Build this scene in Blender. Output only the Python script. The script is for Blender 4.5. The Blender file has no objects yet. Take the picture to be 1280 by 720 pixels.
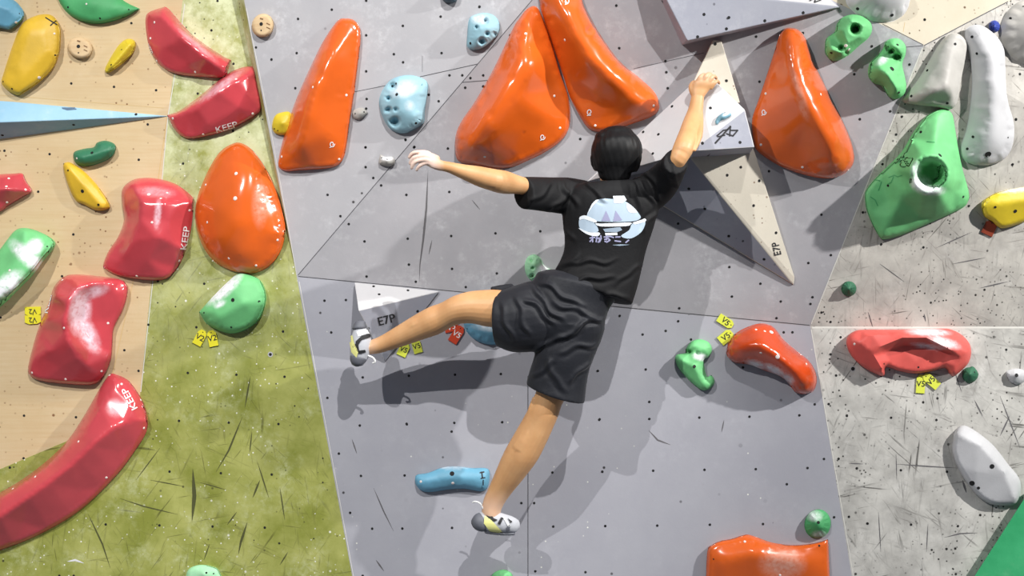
import bpy, bmesh, math, random
import numpy as np
from mathutils import Vector, Matrix
from mathutils.bvhtree import BVHTree
from mathutils.geometry import delaunay_2d_cdt

random.seed(7)
rng = np.random.RandomState(7)
S = bpy.context.scene
C = S.collection

# ------------------------------------------------------------------ camera, world, lights, exposure
F, D0, CZ = 1440.0, 4.5, 2.2            # focal length in pixels of the 1280 frame, distance to the y=0 plane, eye height
cam = bpy.data.objects.new('camera', bpy.data.cameras.new('camera'))
C.objects.link(cam)
cam.location = (0, -D0, CZ)
cam.rotation_euler = (math.pi/2, 0, 0)
cam.data.sensor_width = 36
cam.data.lens = F/1280*36
cam.data.clip_start = .05
S.camera = cam
S.view_settings.view_transform = 'Standard'
S.view_settings.look = 'None'
S.view_settings.gamma = 1
S.view_settings.exposure = -0.08
S.view_settings.use_curve_mapping = False

w = bpy.data.worlds.new('hall'); S.world = w
w.use_nodes = True
wt = w.node_tree; bg = wt.nodes['Background']          # an indoor hall: bright ceiling, darker floor
wc = wt.nodes.new('ShaderNodeTexCoord'); ws = wt.nodes.new('ShaderNodeSeparateXYZ'); wr = wt.nodes.new('ShaderNodeValToRGB')
wm = wt.nodes.new('ShaderNodeMapRange'); wm.inputs[1].default_value = -1; wm.inputs[2].default_value = 1
wt.links.new(wc.outputs['Generated'], ws.inputs[0]); wt.links.new(ws.outputs[2], wm.inputs[0]); wt.links.new(wm.outputs[0], wr.inputs[0]); wt.links.new(wr.outputs[0], bg.inputs[0])
wr.color_ramp.elements[0].position = .30; wr.color_ramp.elements[0].color = (.12, .13, .15, 1)
wr.color_ramp.elements[1].position = .80; wr.color_ramp.elements[1].color = (.80, .87, 1.0, 1)
bg.inputs[1].default_value = .31

def lamp(name, loc, target, watts, size, col, cone=None, blend=.3):
    if cone:
        d = bpy.data.lights.new(name, 'SPOT'); d.spot_size = cone; d.spot_blend = blend; d.shadow_soft_size = size
    else:
        d = bpy.data.lights.new(name, 'AREA'); d.shape = 'DISK'; d.size = size
    d.energy = watts; d.color = col
    o = bpy.data.objects.new(name, d); C.objects.link(o)
    o.location = loc
    o.rotation_euler = (Vector(target)-Vector(loc)).to_track_quat('-Z', 'Y').to_euler()
    return o
lamp('ceiling_lamp', (1.2, -5.2, 6.9), (-1.0, 0, 1.75), 1750, .03, (1, .985, .96), cone=math.radians(34), blend=.75)
lamp('ceiling_lamp', (-3.1, -5.2, 5.9), (-.3, 0, 2.2), 290, .05, (1, .985, .96))
lamp('ceiling_lamp', (4.3, -2.5, 4.5), (1.7, -.2, 2.45), 1250, .05, (1, .98, .95), cone=math.radians(58), blend=.7)

# ------------------------------------------------------------------ small helpers
def lin(c):
    return tuple((v/255/12.92 if v/255 <= .04045 else ((v/255+.055)/1.055)**2.4) for v in c)
def P(px, py, y):
    d = D0 + y
    return Vector(((px-640)/F*d, y, CZ-(py-360)/F*d))
CAM = Vector((0, -D0, CZ))
def ray(px, py):
    return Vector(((px-640)/F, 1.0, -(py-360)/F)).normalized()
def plane_hit(px, py, p0, n):
    d = ray(px, py)
    return CAM + d*((p0-CAM).dot(n)/d.dot(n))

class N:                                    # tiny node-tree builder
    def __init__(s, m): s.t = m.node_tree; s.n = s.t.nodes; s.l = s.t.links
    def add(s, typ, **kw):
        n = s.n.new(typ)
        for k, v in kw.items():
            if k.startswith('i_'):
                key = k[2:]; key = int(key) if key.isdigit() else key.replace('_', ' ')
                s.put(n.inputs[key], v)
            else: setattr(n, k, v)
        return n
    def put(s, sock, v):
        if hasattr(v, 'is_linked') or isinstance(v, bpy.types.NodeSocket): s.l.new(v, sock)
        else: sock.default_value = v
    def math(s, op, a, b=0.0, clamp=False):
        n = s.n.new('ShaderNodeMath'); n.operation = op; n.use_clamp = clamp
        s.put(n.inputs[0], a); s.put(n.inputs[1], b); return n.outputs[0]
    def mix(s, f, a, b):
        n = s.n.new('ShaderNodeMix'); n.data_type = 'RGBA'
        s.put(n.inputs[0], f); s.put(n.inputs[6], a); s.put(n.inputs[7], b); return n.outputs[2]
    def noise(s, vec, scale, detail=3, rough=.55):
        n = s.n.new('ShaderNodeTexNoise'); s.put(n.inputs['Vector'], vec)
        n.inputs['Scale'].default_value = scale; n.inputs['Detail'].default_value = detail; n.inputs['Roughness'].default_value = rough
        return n.outputs[0]
    def ramp(s, v, lo, hi):
        n = s.n.new('ShaderNodeMapRange'); n.clamp = True
        s.put(n.inputs[0], v); n.inputs[1].default_value = lo; n.inputs[2].default_value = hi; return n.outputs[0]
    def mapping(s, vec, rot=(0, 0, 0), scale=(1, 1, 1), loc=(0, 0, 0)):
        n = s.n.new('ShaderNodeMapping'); s.put(n.inputs[0], vec)
        n.inputs[1].default_value = loc; n.inputs[2].default_value = rot; n.inputs[3].default_value = scale; return n.outputs[0]
def newmat(name):
    m = bpy.data.materials.new(name); m.use_nodes = True
    return m, N(m), m.node_tree.nodes['Principled BSDF']
def rgba(c): return (*lin(c), 1)

def plain(name, c, rough=.6, bump=0, bscale=60):
    m, k, b = newmat(name)
    k.put(b.inputs['Base Color'], rgba(c)); b.inputs['Roughness'].default_value = rough
    if bump:
        tc = k.add('ShaderNodeTexCoord').outputs['Object']
        bn = k.add('ShaderNodeBump'); bn.inputs['Strength'].default_value = bump; bn.inputs['Distance'].default_value = .004
        k.put(bn.inputs['Height'], k.noise(tc, bscale)); k.put(b.inputs['Normal'], bn.outputs[0])
    return m
def plastic(name, c, rough=.5, chalkcol=(236, 236, 240), bump=.15, coat=0, vary=.10):
    m, k, b = newmat(name)
    tc = k.add('ShaderNodeTexCoord').outputs['Object']
    n1 = k.noise(tc, 9, 4)
    dark = tuple(v*(1-vary) for v in c)
    base = k.mix(k.ramp(n1, .35, .7), rgba(c), rgba(dark))
    at = k.add('ShaderNodeAttribute', attribute_name='chalk').outputs['Fac']
    n2 = k.noise(tc, 55, 5, .65)
    f = k.math('MULTIPLY', at, k.math('ADD', k.ramp(n2, .3, .62), .45), True)
    k.put(b.inputs['Base Color'], k.mix(f, base, rgba(chalkcol)))
    k.put(b.inputs['Roughness'], k.math('ADD', k.math('MULTIPLY', f, .4), k.math('ADD', k.math('MULTIPLY', n1, .12), rough-.06), True))
    b.inputs['Coat Weight'].default_value = coat; b.inputs['Coat Roughness'].default_value = .12
    if bump:
        bn = k.add('ShaderNodeBump'); bn.inputs['Strength'].default_value = bump; bn.inputs['Distance'].default_value = .002
        k.put(bn.inputs['Height'], k.noise(tc, 160)); k.put(b.inputs['Normal'], bn.outputs[0])
    return m

def panel(name, base, alt, blotch=3.5, chalk=.25, chalkcol=(226, 226, 228), specks=0, speckcol=(30, 28, 26), sscale=55,
          lspecks=0, scratch=0, scrcol=(60, 60, 50), grain=None, rough=.7):
    """painted or bare plywood: blotches, chalk clouds, resin specks, dark rubber scuffs"""
    m, k, b = newmat(name)
    tc = k.add('ShaderNodeTexCoord').outputs['Object']
    n0 = k.noise(tc, blotch, 6, .62)
    col = k.mix(k.ramp(n0, .36, .66), rgba(base), rgba(alt))
    if grain:
        g = k.noise(k.mapping(tc, scale=(1.2, 1.2, 26)), 3.5, 4)
        col = k.mix(k.math('MULTIPLY', k.ramp(g, .42, .75), .55), col, rgba(grain))
    if scratch:
        acc = None
        for i, (ang, sx, sc) in enumerate([(.2, 30, 1.9), (1.45, 28, 1.5), (-.65, 34, 2.1), (.85, 40, 2.4), (-.1, 24, 1.6), (1.75, 36, 2.0)]):
            v = k.mapping(k.mapping(tc, rot=(0, ang, 0)), scale=(sx, 1, 1.6), loc=(i*3.7, i, i*1.9))
            s = k.ramp(k.noise(v, sc*1.25, 3, .55), .645, .70)
            msk = k.ramp(k.noise(k.mapping(tc, loc=(i*5., 2, 1)), 4.2, 3), .47, .60)
            s = k.math('MULTIPLY', s, msk)
            acc = s if acc is None else k.math('MAXIMUM', acc, s)
        for i, (ang, sx, sc) in enumerate([(.1, 34, 4.2), (-.4, 30, 3.8), (1.2, 34, 4.6), (.6, 30, 5.0), (-.15, 40, 3.2)]):
            v = k.mapping(k.mapping(tc, rot=(0, ang, 0)), scale=(sx*.6, 1, 1.6), loc=(i*2.3, i*4, i*2.9+5))
            s = k.math('MULTIPLY', k.ramp(k.noise(v, sc, 3, .6), .60, .70), k.ramp(k.noise(k.mapping(tc, loc=(i*3., 7, 4)), 5.5, 4), .46, .62))
            acc = k.math('MAXIMUM', acc, k.math('MULTIPLY', s, .6))
        col = k.mix(k.math('MULTIPLY', acc, scratch), col, rgba(scrcol))
    if chalk:
        c1 = k.ramp(k.noise(k.mapping(tc, loc=(3, 1, 7)), 5.0, 7, .7), .50, .78)
        c2 = k.ramp(k.noise(k.mapping(tc, loc=(9, 1, 2)), 34, 4, .7), .42, .7)
        f = k.math('MULTIPLY', k.math('MULTIPLY', c1, c2), chalk*2.2, True)
        if name == 'green_paint':            # hands reach the upper part: more chalk there
            sx = k.add('ShaderNodeSeparateXYZ'); k.put(sx.inputs[0], tc)
            c3 = k.ramp(k.noise(k.mapping(tc, loc=(5, 5, 5)), 7, 6, .7), .36, .62)
            f = k.math('ADD', f, k.math('MULTIPLY', k.math('MULTIPLY', c3, k.ramp(sx.outputs[2], 1.8, 3.1)), 1.1), True)
        col = k.mix(f, col, rgba(chalkcol))
    def dots(col, scale, amount, colr, thr, off):
        vn = k.add('ShaderNodeTexVoronoi'); vn.inputs['Scale'].default_value = scale
        wv = k.mapping(tc, loc=off, scale=(1, .05, 1))
        k.put(vn.inputs['Vector'], wv)
        d = k.ramp(vn.outputs['Distance'], thr, thr*.6)
        rnd = k.add('ShaderNodeSeparateColor'); k.put(rnd.inputs[0], vn.outputs['Color'])
        on = k.ramp(rnd.outputs[0], 1-amount, 1-amount+.02)
        cl = k.ramp(k.noise(k.mapping(tc, loc=off), 3.0, 3), .40, .58)
        return k.mix(k.math('MULTIPLY', k.math('MULTIPLY', d, on), cl), col, rgba(colr))
    if specks: col = dots(col, sscale, specks, speckcol, .22, (1, 2, 3)); col = dots(col, sscale*.62, specks*.35, speckcol, .2, (7, 2, 5))
    if lspecks: col = dots(col, 62, lspecks, (226, 226, 214), .22, (4, 8, 6)); col = dots(col, 30, lspecks*.35, (230, 230, 220), .16, (2, 8, 9))
    k.put(b.inputs['Base Color'], col); b.inputs['Roughness'].default_value = rough
    b.inputs['Specular IOR Level'].default_value = .3
    bn = k.add('ShaderNodeBump'); bn.inputs['Strength'].default_value = .12; bn.inputs['Distance'].default_value = .002
    k.put(bn.inputs['Height'], k.noise(tc, 120, 3)); k.put(b.inputs['Normal'], bn.outputs[0])
    return m

M = dict(
    tan=panel('bare_plywood', (194, 170, 131), (201, 180, 144), 2.5, .12, (218, 204, 180), specks=.30, speckcol=(120, 86, 56), sscale=48, grain=(188, 160, 118)),
    greenwall=panel('green_paint', (126, 132, 54), (162, 164, 92), 6.5, .45, (206, 210, 170), specks=.10, lspecks=.22, scratch=.7, scrcol=(72, 72, 30)),
    gray_a=panel('grey_paint_lit', (163, 162, 166), (172, 171, 174), 3, .42, (210, 210, 213), specks=.03, sscale=30),  # same grey paint as its neighbours; light on this facet put into the tone
    gray_b=panel('grey_paint_shaded', (154, 153, 157), (166, 164, 168), 3, .48, (206, 206, 208), specks=.03, sscale=30),  # overhanging facet: its shade put into a darker tone
    gray_c=panel('grey_paint_lower', (152, 152, 160), (160, 160, 167), 3, .10, (205, 205, 210), specks=.04, sscale=34, lspecks=.03),
    white_d=panel('white_paint_upper', (190, 186, 178), (158, 154, 148), 8, .3, (226, 224, 220), specks=.8, sscale=56, scratch=.85, scrcol=(92, 88, 82)),
    white_e=panel('white_paint_lower', (194, 192, 186), (160, 158, 153), 9, .3, (224, 222, 218), specks=.85, sscale=50, scratch=.9, scrcol=(84, 82, 78)),
    cream_f=panel('cream_paint', (192, 183, 164), (184, 174, 154), 4, .12, (238, 236, 228), specks=.4, speckcol=(96, 76, 56), sscale=52),
    hole=plain('hole_shadow', (14, 14, 15), .8), seam=plain('joint_gap', (74, 74, 78), .8), scuff=plain('rubber_scuff', (92, 90, 92), .8),
    gscuff=plain('rubber_scuff_on_green', (72, 74, 36), .8), edge=plain('pale_edge', (205, 203, 196), .7),
    chalkmark=plain('chalk_smear', (214, 214, 217), .9), tanseam=plain('plywood_joint', (196, 168, 118), .8), steel=plain('steel', (170, 170, 172), .35),
    orange=plastic('orange_fibreglass', (214, 94, 28), .20, (226, 170, 150), bump=0, coat=.5, vary=.05),
    orange2=plastic('orange_red_polyurethane', (204, 72, 24), .26, (226, 218, 222), bump=.05, coat=.3),
    red=plastic('red_fibreglass', (198, 70, 78), .22, (232, 200, 210), bump=0, coat=.45, vary=.06),
    coral=plastic('coral_red_polyurethane', (224, 94, 86), .5, (240, 222, 226), bump=.1),
    yellow=plastic('yellow_polyurethane', (222, 180, 48), .45),
    yellow2=plastic('lemon_polyurethane', (222, 196, 46), .45),
    green=plastic('green_polyurethane', (72, 164, 100), .6),
    green2=plastic('bright_green_polyurethane', (112, 196, 126), .62),
    greend=plastic('dark_green_polyurethane', (40, 104, 74), .6),
    mint=plastic('mint_polyurethane', (168, 228, 180), .6),
    blue=plastic('pale_blue_polyurethane', (150, 192, 206), .6),
    blue2=plastic('sky_blue_polyurethane', (106, 168, 196), .55),
    navy=plastic('navy_polyurethane', (34, 58, 150), .5),
    teal=plastic('teal_polyurethane', (112, 158, 176), .6),
    white=plastic('white_polyurethane', (192, 192, 194), .6, vary=.05),
    offwhite=plastic('off_white_polyurethane', (184, 181, 175), .6, vary=.08),
    greyhold=plastic('grey_stone_hold', (176, 174, 168), .7),
    wood=panel('turned_wood', (214, 190, 152), (202, 174, 134), 12, 0, grain=(188, 150, 108)),
    volgray_shade=panel('volume_grey_and_shade', (150, 152, 164), (158, 160, 170), 4, .12, specks=.12, sscale=40),  # also painted on faces of white and cream volumes as their shade
    volwhite_lit=panel('volume_white_and_lit', (190, 189, 191), (198, 197, 198), 4, .2, (230, 230, 232), specks=.06, sscale=44),  # own white of two volumes; painted light on the grey volume's upper faces
    volcream=panel('volume_cream', (204, 197, 182), (196, 189, 174), 5, .1, specks=.4, speckcol=(120, 100, 80), sscale=64),
    volblue=panel('volume_blue', (140, 182, 206), (156, 194, 214), 4, .25, specks=.06),
    volgreen=panel('volume_green', (40, 146, 92), (58, 164, 108), 5, .15, (130, 190, 150)),
    ink=plain('black_print', (28, 28, 32), .7), whiteink=plain('white_print', (238, 236, 236), .6),
    tagy=plain('yellow_tag', (222, 212, 40), .5), tagg=plain('lime_tag', (206, 214, 70), .5), tagr=plain('red_tag', (206, 66, 30), .5), tagb=plain('brown_tag', (128, 52, 30), .5),
    screw=plain('pale_screw_head', (226, 214, 208), .35), slot=plain('dark_recess', (44, 60, 66), .8),
    mat=plain('landing_mat_vinyl', (116, 122, 134), .6, .2),
)

class MB:                                   # mesh collector in world coordinates
    def __init__(s): s.v = []; s.f = []; s.m = []
    def add(s, vs, fs, mi=0):
        o = len(s.v); s.v += [Vector(v) for v in vs]; s.f += [tuple(i+o for i in f) for f in fs]; s.m += [mi]*len(fs); return o
def obj(name, vs, fs, mats, parent=None, origin=None, mi=None, smooth=True, sharp=None, chalk=None):
    """links ONE mesh object; vs in world coordinates; origin in world coordinates"""
    vs = [Vector(v) for v in vs]
    base = parent.matrix_world_loc if False else (Vector(parent['_o']) if parent else Vector())
    if origin is None: origin = base.copy() if parent else Vector()
    me = bpy.data.meshes.new(name)
    me.from_pydata([tuple(v-origin) for v in vs], [], fs)
    for m in (mats if isinstance(mats, (list, tuple)) else [mats]): me.materials.append(m)
    if mi is not None: me.polygons.foreach_set('material_index', mi)
    me.polygons.foreach_set('use_smooth', [smooth]*len(me.polygons))
    if chalk is not None:
        a = me.attributes.new('chalk', 'FLOAT', 'POINT'); a.data.foreach_set('value', [float(x) for x in chalk])
    me.update()
    if smooth and sharp: me.set_sharp_from_angle(angle=math.radians(sharp))
    o = bpy.data.objects.new(name, me); C.objects.link(o)
    o.location = origin-base
    o['_o'] = tuple(origin)
    if parent: o.parent = parent
    return o
def tag(o, label, cat, group=None):
    o['label'] = label; o['category'] = cat
    if group: o['group'] = group
    return o

# ------------------------------------------------------------------ the wall
def coplanar(px, py, a, b, c):
    n = (b-a).cross(c-a).normalized(); return plane_hit(px, py, a, n)
BOT = 1064
g0 = P(267, -200, -.16); g1 = P(371, 346, -.08); g2 = P(504, BOT, -.06)
dd = P(1013, 408, -.10); apex = P(776, -130, -.40); atop = P(840, -200, -.40)
cc = coplanar(1155, 57, g1, dd, apex)
e2 = coplanar(1122, BOT, g1, dd, g2)
V1 = P(254, -200, .02); V2 = P(210, 145, .0); V3 = P(173, 514, .0); V4 = P(-500, 796, .0); SS = P(124, 535, .005); VL = P(-500, -200, .02)
GB = P(-500, BOT, .0)
r0 = P(1760, -259, -.02); r1 = P(1760, 408, .10); r2 = P(1760, BOT, .02); ftop = P(1760, -330, .1)
panels = {
    'wall_left': ('tan', [[VL, V1, V2, SS, V4], [V2, V3, SS]]),
    'wall_left_lower': ('greenwall', [[V1, g0, g1], [V1, g1, V2], [V2, g1, V3], [g1, g2, V3], [V3, g2, GB], [V3, GB, V4], [SS, V3, V4]]),
    'wall_center_left': ('gray_a', [[g0, atop, apex, g1]]),
    'wall_center_upper': ('gray_b', [[g1, apex, cc, dd]]),
    'wall_center_lower': ('gray_c', [[g1, dd, e2, g2]]),
    'wall_right_upper': ('white_d', [[cc, r0, r1], [cc, r1, dd]]),
    'wall_right_lower': ('white_e', [[dd, r1, r2], [dd, r2, e2]]),
    'wall_right_top': ('cream_f', [[apex, atop, ftop], [apex, ftop, r0], [apex, r0, cc]]),
}
wv, wf, wp = [], [], []
for nm, (mt, fs) in panels.items():
    for f in fs:
        for i in range(1, len(f)-1):
            o = len(wv); wv += [f[0], f[i], f[i+1]]; wf.append((o, o+1, o+2)); wp.append(nm)
WALL = BVHTree.FromPolygons(wv, wf)
def wall_at(px, py):
    h = WALL.ray_cast(CAM, ray(px, py))
    n = h[1] if h[1].y < 0 else -h[1]
    return h[0], n.normalized(), wp[h[2]]

pb = {}
for nm, (mt, fs) in panels.items():
    mb = MB(); idx = {}
    for f in fs:
        ids = []
        for v in f:
            key = tuple(round(x, 5) for x in v)
            if key not in idx: idx[key] = len(mb.v); mb.v.append(v)
            ids.append(idx[key])
        for i in range(1, len(ids)-1):
            t_ = [ids[0], ids[i], ids[i+1]]
            if (mb.v[t_[1]]-mb.v[t_[0]]).cross(mb.v[t_[2]]-mb.v[t_[0]]).y > 0: t_.reverse()
            mb.f.append(tuple(t_)); mb.m.append(0)
    # plywood thickness at the back
    nf = len(mb.f); nv = len(mb.v)
    from collections import Counter
    ed = Counter()
    for f in mb.f[:nf]:
        for i in range(len(f)): ed[(f[i], f[(i+1) % len(f)])] += 1
    mb.v += [v+Vector((0, .02, 0)) for v in mb.v[:nv]]
    for f in mb.f[:nf]: mb.f.append(tuple(i+nv for i in reversed(f))); mb.m.append(0)
    for (a, b) in ed:
        if (b, a) not in ed: mb.f.append((a, a+nv, b+nv, b)[::1]); mb.m.append(0)
    pb[nm] = mb
MI = {'hole': 1, 'seam': 2, 'scuff': 3, 'gscuff': 4, 'edge': 5, 'chalkmark': 6, 'tanseam': 7, 'steel': 8}
def disc(px, py, r, mi='hole', lift=.0006, n=12):
    p, nn, nm = wall_at(px, py)
    u = nn.cross(Vector((0, 0, 1))).normalized(); v = nn.cross(u)
    c = p+nn*lift
    pb[nm].add([c+u*r*math.cos(2*math.pi*i/n)+v*r*math.sin(2*math.pi*i/n) for i in range(n)], [tuple(range(n))], MI[mi])
def strip(pts, wpx, mi, lift=.0005, step=6, taper=False):
    res = []
    for (a, b) in zip(pts, pts[1:]):
        k = max(1, int(math.hypot(b[0]-a[0], b[1]-a[1])/step))
        res += [(a[0]+(b[0]-a[0])*i/k, a[1]+(b[1]-a[1])*i/k) for i in range(k)]
    res.append(pts[-1])
    prev = None
    for i, q in enumerate(res):
        q2 = res[min(i+1, len(res)-1)]; q1 = res[max(i-1, 0)]
        dx, dy = q2[0]-q1[0], q2[1]-q1[1]; L = math.hypot(dx, dy) or 1
        ww = wpx/2*((math.sin(math.pi*(i+.15)/(len(res)-.7)) if taper else 1))
        ww = max(ww, .12)
        pair = []
        nm = None
        for s in (-1, 1):
            p, nn, nm2 = wall_at(q[0]-dy/L*ww*s, q[1]+dx/L*ww*s); pair.append(p+nn*lift)
            nm = nm2
        if prev: pb[nm].add([prev[0], prev[1], pair[1], pair[0]], [(0, 1, 2, 3)], MI[mi])
        prev = pair
HOLES = [((320, 0), 3.556, [(490,3),(337,43),(187,84),(653,115),(821,74),(993,31),(490,157),(181,236),(69,265),(613,241),(825,236),(654,277),(490,317),(175,392),(492,440),(490,483),(1130,157),(1010,335),(953,347),(917,335),(860,335),(1010,384),(930,390),(665,622),(704,653),(853,660),(487,655),(768,421),(812,450)]),
 ((400, 160), 3.556, [(203,86),(203,174),(237,222),(34,297),(91,392),(380,52),(418,86),(272,255),(384,297),(575,284),(128,427),(198,504),(390,492),(583,480),(780,468),(979,459),(395,607),(587,626),(786,646),(207,660),(426,683),(648,707)]),
 ((680, 160), 3.556, [(161,49),(1000,192),(596,425),(1233,385),(1175,600),(1275,565),(824,618),(962,692)]),
 ((560, 0), 3.556, [(748,25),(761,214),(140,30),(588,618)]),
 ((800, 0), 3.556, [(113,272),(117,321),(123,392),(531,363),(516,163),(724,147),(1030,206),(1198,287),(952,330),(1112,495),(977,530),(1265,88)]),
 ((740, 340), 3.556, [(622,109),(839,131),(980,112),(971,142),(820,205),(852,268),(891,268),(123,195),(225,278),(239,433),(25,440),(255,577),(255,653),(477,647),(700,643),(922,637),(990,588),(671,424),(388,161),(383,219),(32,657),(440,300),(1060,222),(1020,180),(1105,290),(1060,366),(1052,587),(1133,638),(1085,460)]),
 ((740, 520), 3.556, [(46,248),(272,243),(500,239),(728,236),(958,231),(1031,191),(59,489),(290,487),(524,483),(760,480),(1096,190),(1177,232),(1076,450),(1142,448),(1225,478),(866,303)]),
 ((400, 330), 3.556, [(20,163),(50,304),(115,160),(190,504),(395,497),(600,492),(804,489),(1235,475),(33,595),(597,706),(385,710),(810,703),(1243,690)]),
 ((400, 520), 3.556, [(177,42),(386,37),(585,69),(84,167),(182,266),(376,264),(1033,251),(1255,247),(134,430),(232,501),(366,500),(587,497),(1037,491),(1268,489),(895,387),(952,387),(957,690),(1180,694),(190,710)]),
 ((0, 0), 3.556, [(584,103),(317,371),(507,386),(694,401),(657,553),(20,670),(221,685),(617,710),(940,135),(967,4),(1038,284),(879,416),(1036,582),(1207,264),(1138,211)]),
 ((0, 180), 3.556, [(170,212),(326,402),(276,588),(814,87),(908,621),(702,610)]),
 ((0, 330), 3.556, [(3,238),(660,270),(616,475),(553,383),(107,674),(338,681),(835,484),(1051,492),(1265,501),(873,281),(1258,300),(796,697),(1017,705),(1238,711)]),
 ((0, 520), 3.556, [(44,229),(105,188),(754,247),(982,254),(1208,260),(470,482),(709,486),(945,491),(1177,496),(264,710),(328,710)]),
 ((1000, 380), 2.118, [(142,171),(124,296),(241,301),(361,307),(150,435),(267,440),(389,444),(178,581),(294,584),(418,588),(546,121)]),
 ((1110, 0), 3.27, [(150,80),(539,303),(523,489),(508,673),(33,550)]),
 ((1060, 120), 3.79, [(255,98),(163,323),(795,110),(780,324),(572,521),(70,551),(157,703),(357,717)])]
for (ox, oy), sc, lst in HOLES:
    for (x, y) in lst: disc(ox+x/sc, oy+y/sc, .0050)
disc(338, 443, .0105, 'steel'); disc(338, 443, .006, 'hole', .001)
disc(1066, 461, .0105, 'steel'); disc(1066, 461, .0075, 'hole', .001)
strip([(442, 115), (482, 107)], .7, 'seam'); strip([(525, 96), (597, 80)], .9, 'seam'); strip([(577, 103), (616, 100)], .9, 'seam')
strip([(792, 86), (880, 66)], .7, 'seam'); strip([(660, 470), (660, 560), (660, 1000)], .9, 'seam'); strip([(1131, 59), (1154, 57)], .8, 'seam')
strip([(528, 70), (528, 90)], .4, 'seam')
strip([(308, 10), (340, 170), (371, 344)], .8, 'edge'); strip([(374, 352), (420, 600), (500, 1040)], .8, 'edge')
strip([(1015, 409.5), (1280, 409.5), (1700, 409.5)], 2.2, 'edge'); strip([(1014, 412), (1067, 722), (1120, 1040)], 1.0, 'edge')
strip([(1153, 60), (1084, 230), (1014, 405)], 1.2, 'edge')
strip([(373, 345.5), (520, 359.5), (700, 376.5), (860, 392), (1012, 406.5)], .9, 'seam')
strip([(372.5, 344), (491, 204.8), (640, 29.6), (676, -12.6)], .8, 'seam'); strip([(1155, 57), (1205, 30.5), (1260, 2)], 1.2, 'seam')
strip([(1154, 56), (1103, 30)], .9, 'seam'); strip([(1131, 28), (1128, 45)], .5, 'tanseam')
strip([(209, 146), (198, 222), (166, 354), (142, 462), (125, 534)], 1.1, 'tanseam'); strip([(0, 119), (205, 135)], .6, 'tanseam')
strip([(231, 5), (221, 80), (210, 145), (191, 352), (176, 490)], 1.0, 'edge')
for pts, wd, mi in [([(535,213),(533,260),(529,300),(525,330),(524,352)],2.6,'scuff'),([(440,549),(446,567)],1.6,'scuff'),([(467,610),(480,640),(492,664)],1.6,'scuff'),([(540,300),(536,318)],1.5,'scuff'),
    ([(811,538),(822,550),(838,556)],2,'scuff'),([(470,700),(480,714)],2,'scuff'),([(905,525),(902,540)],1.5,'scuff'),([(590,250),(600,262)],1.2,'scuff'),
    ([(303,521),(286,563),(270,590)],2.2,'gscuff'),([(241,586),(243,620),(240,652)],5,'gscuff'),([(309,653),(301,678),(298,693)],3,'gscuff'),([(110,642),(128,680),(138,710)],2,'gscuff'),([(325,600),(316,622)],2.4,'gscuff'),
    ([(322,578),(336,622)],1.6,'gscuff'),([(150,623),(180,633),(222,643)],1.6,'gscuff'),([(296,640),(284,656)],1.6,'gscuff'),([(315,540),(312,566)],1.6,'gscuff'),([(313,470),(306,510)],2,'gscuff'),([(188,600),(230,608)],1.3,'gscuff'),([(250,603),(282,612)],1.2,'gscuff'),
    ([(350,610),(356,650)],1.6,'gscuff'),([(200,560),(170,600)],1.3,'gscuff'),([(255,700),(262,680)],1.4,'gscuff'),([(360,690),(350,706)],1.6,'gscuff'),
    ([(1120,580),(1160,583),(1197,585)],1.6,'scuff'),([(1180,672),(1200,667),(1222,666)],1.6,'scuff'),([(1061,579),(1079,580)],1.4,'scuff'),([(1085,390),(1091,409)],1.4,'scuff'),([(1170,310),(1215,290)],1.3,'scuff'),
    ([(1155,392),(1157,402)],2,'scuff'),([(1100,330),(1130,352)],1.2,'scuff'),([(1190,330),(1232,322)],1.3,'scuff'),([(1225,360),(1260,352)],1.6,'scuff'),([(1262,520),(1250,545)],2,'scuff'),([(1098,640),(1101,690)],1.2,'scuff'),([(1190,455),(1202,490)],1.3,'scuff'),
    ([(1120,567),(1121,600)],1,'scuff'),([(1218,500),(1228,520)],1.8,'scuff'),([(1250,495),(1275,560)],1.5,'scuff'),([(1203,600),(1208,616)],3,'scuff'),([(1160,655),(1158,690)],1.2,'scuff'),
    ([(84,702),(94,700),(105,704)],2.6,'chalkmark'),([(594,627),(600,630)],1.6,'chalkmark')]:
    strip(pts, wd, mi, taper=True, step=4)
WM = [M[k] for k in ('hole', 'seam', 'scuff', 'gscuff', 'edge', 'chalkmark', 'tanseam', 'steel')]
for nm, mb in pb.items():
    o = obj(nm, mb.v, mb.f, [M[panels[nm][0]]]+WM, mi=mb.m, smooth=False)
    o['kind'] = 'structure'
fl = MB()
fl.add([(-4, -8, -.3), (5, -8, -.3), (5, .3, -.3), (-4, .3, -.3), (-4, -8, 0), (5, -8, 0), (5, .3, 0), (-4, .3, 0)],
       [(3, 2, 1, 0), (4, 5, 6, 7), (0, 1, 5, 4), (1, 2, 6, 5), (2, 3, 7, 6), (3, 0, 4, 7)])
o = obj('floor', fl.v, fl.f, M['mat'], smooth=False); o['kind'] = 'structure'

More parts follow.
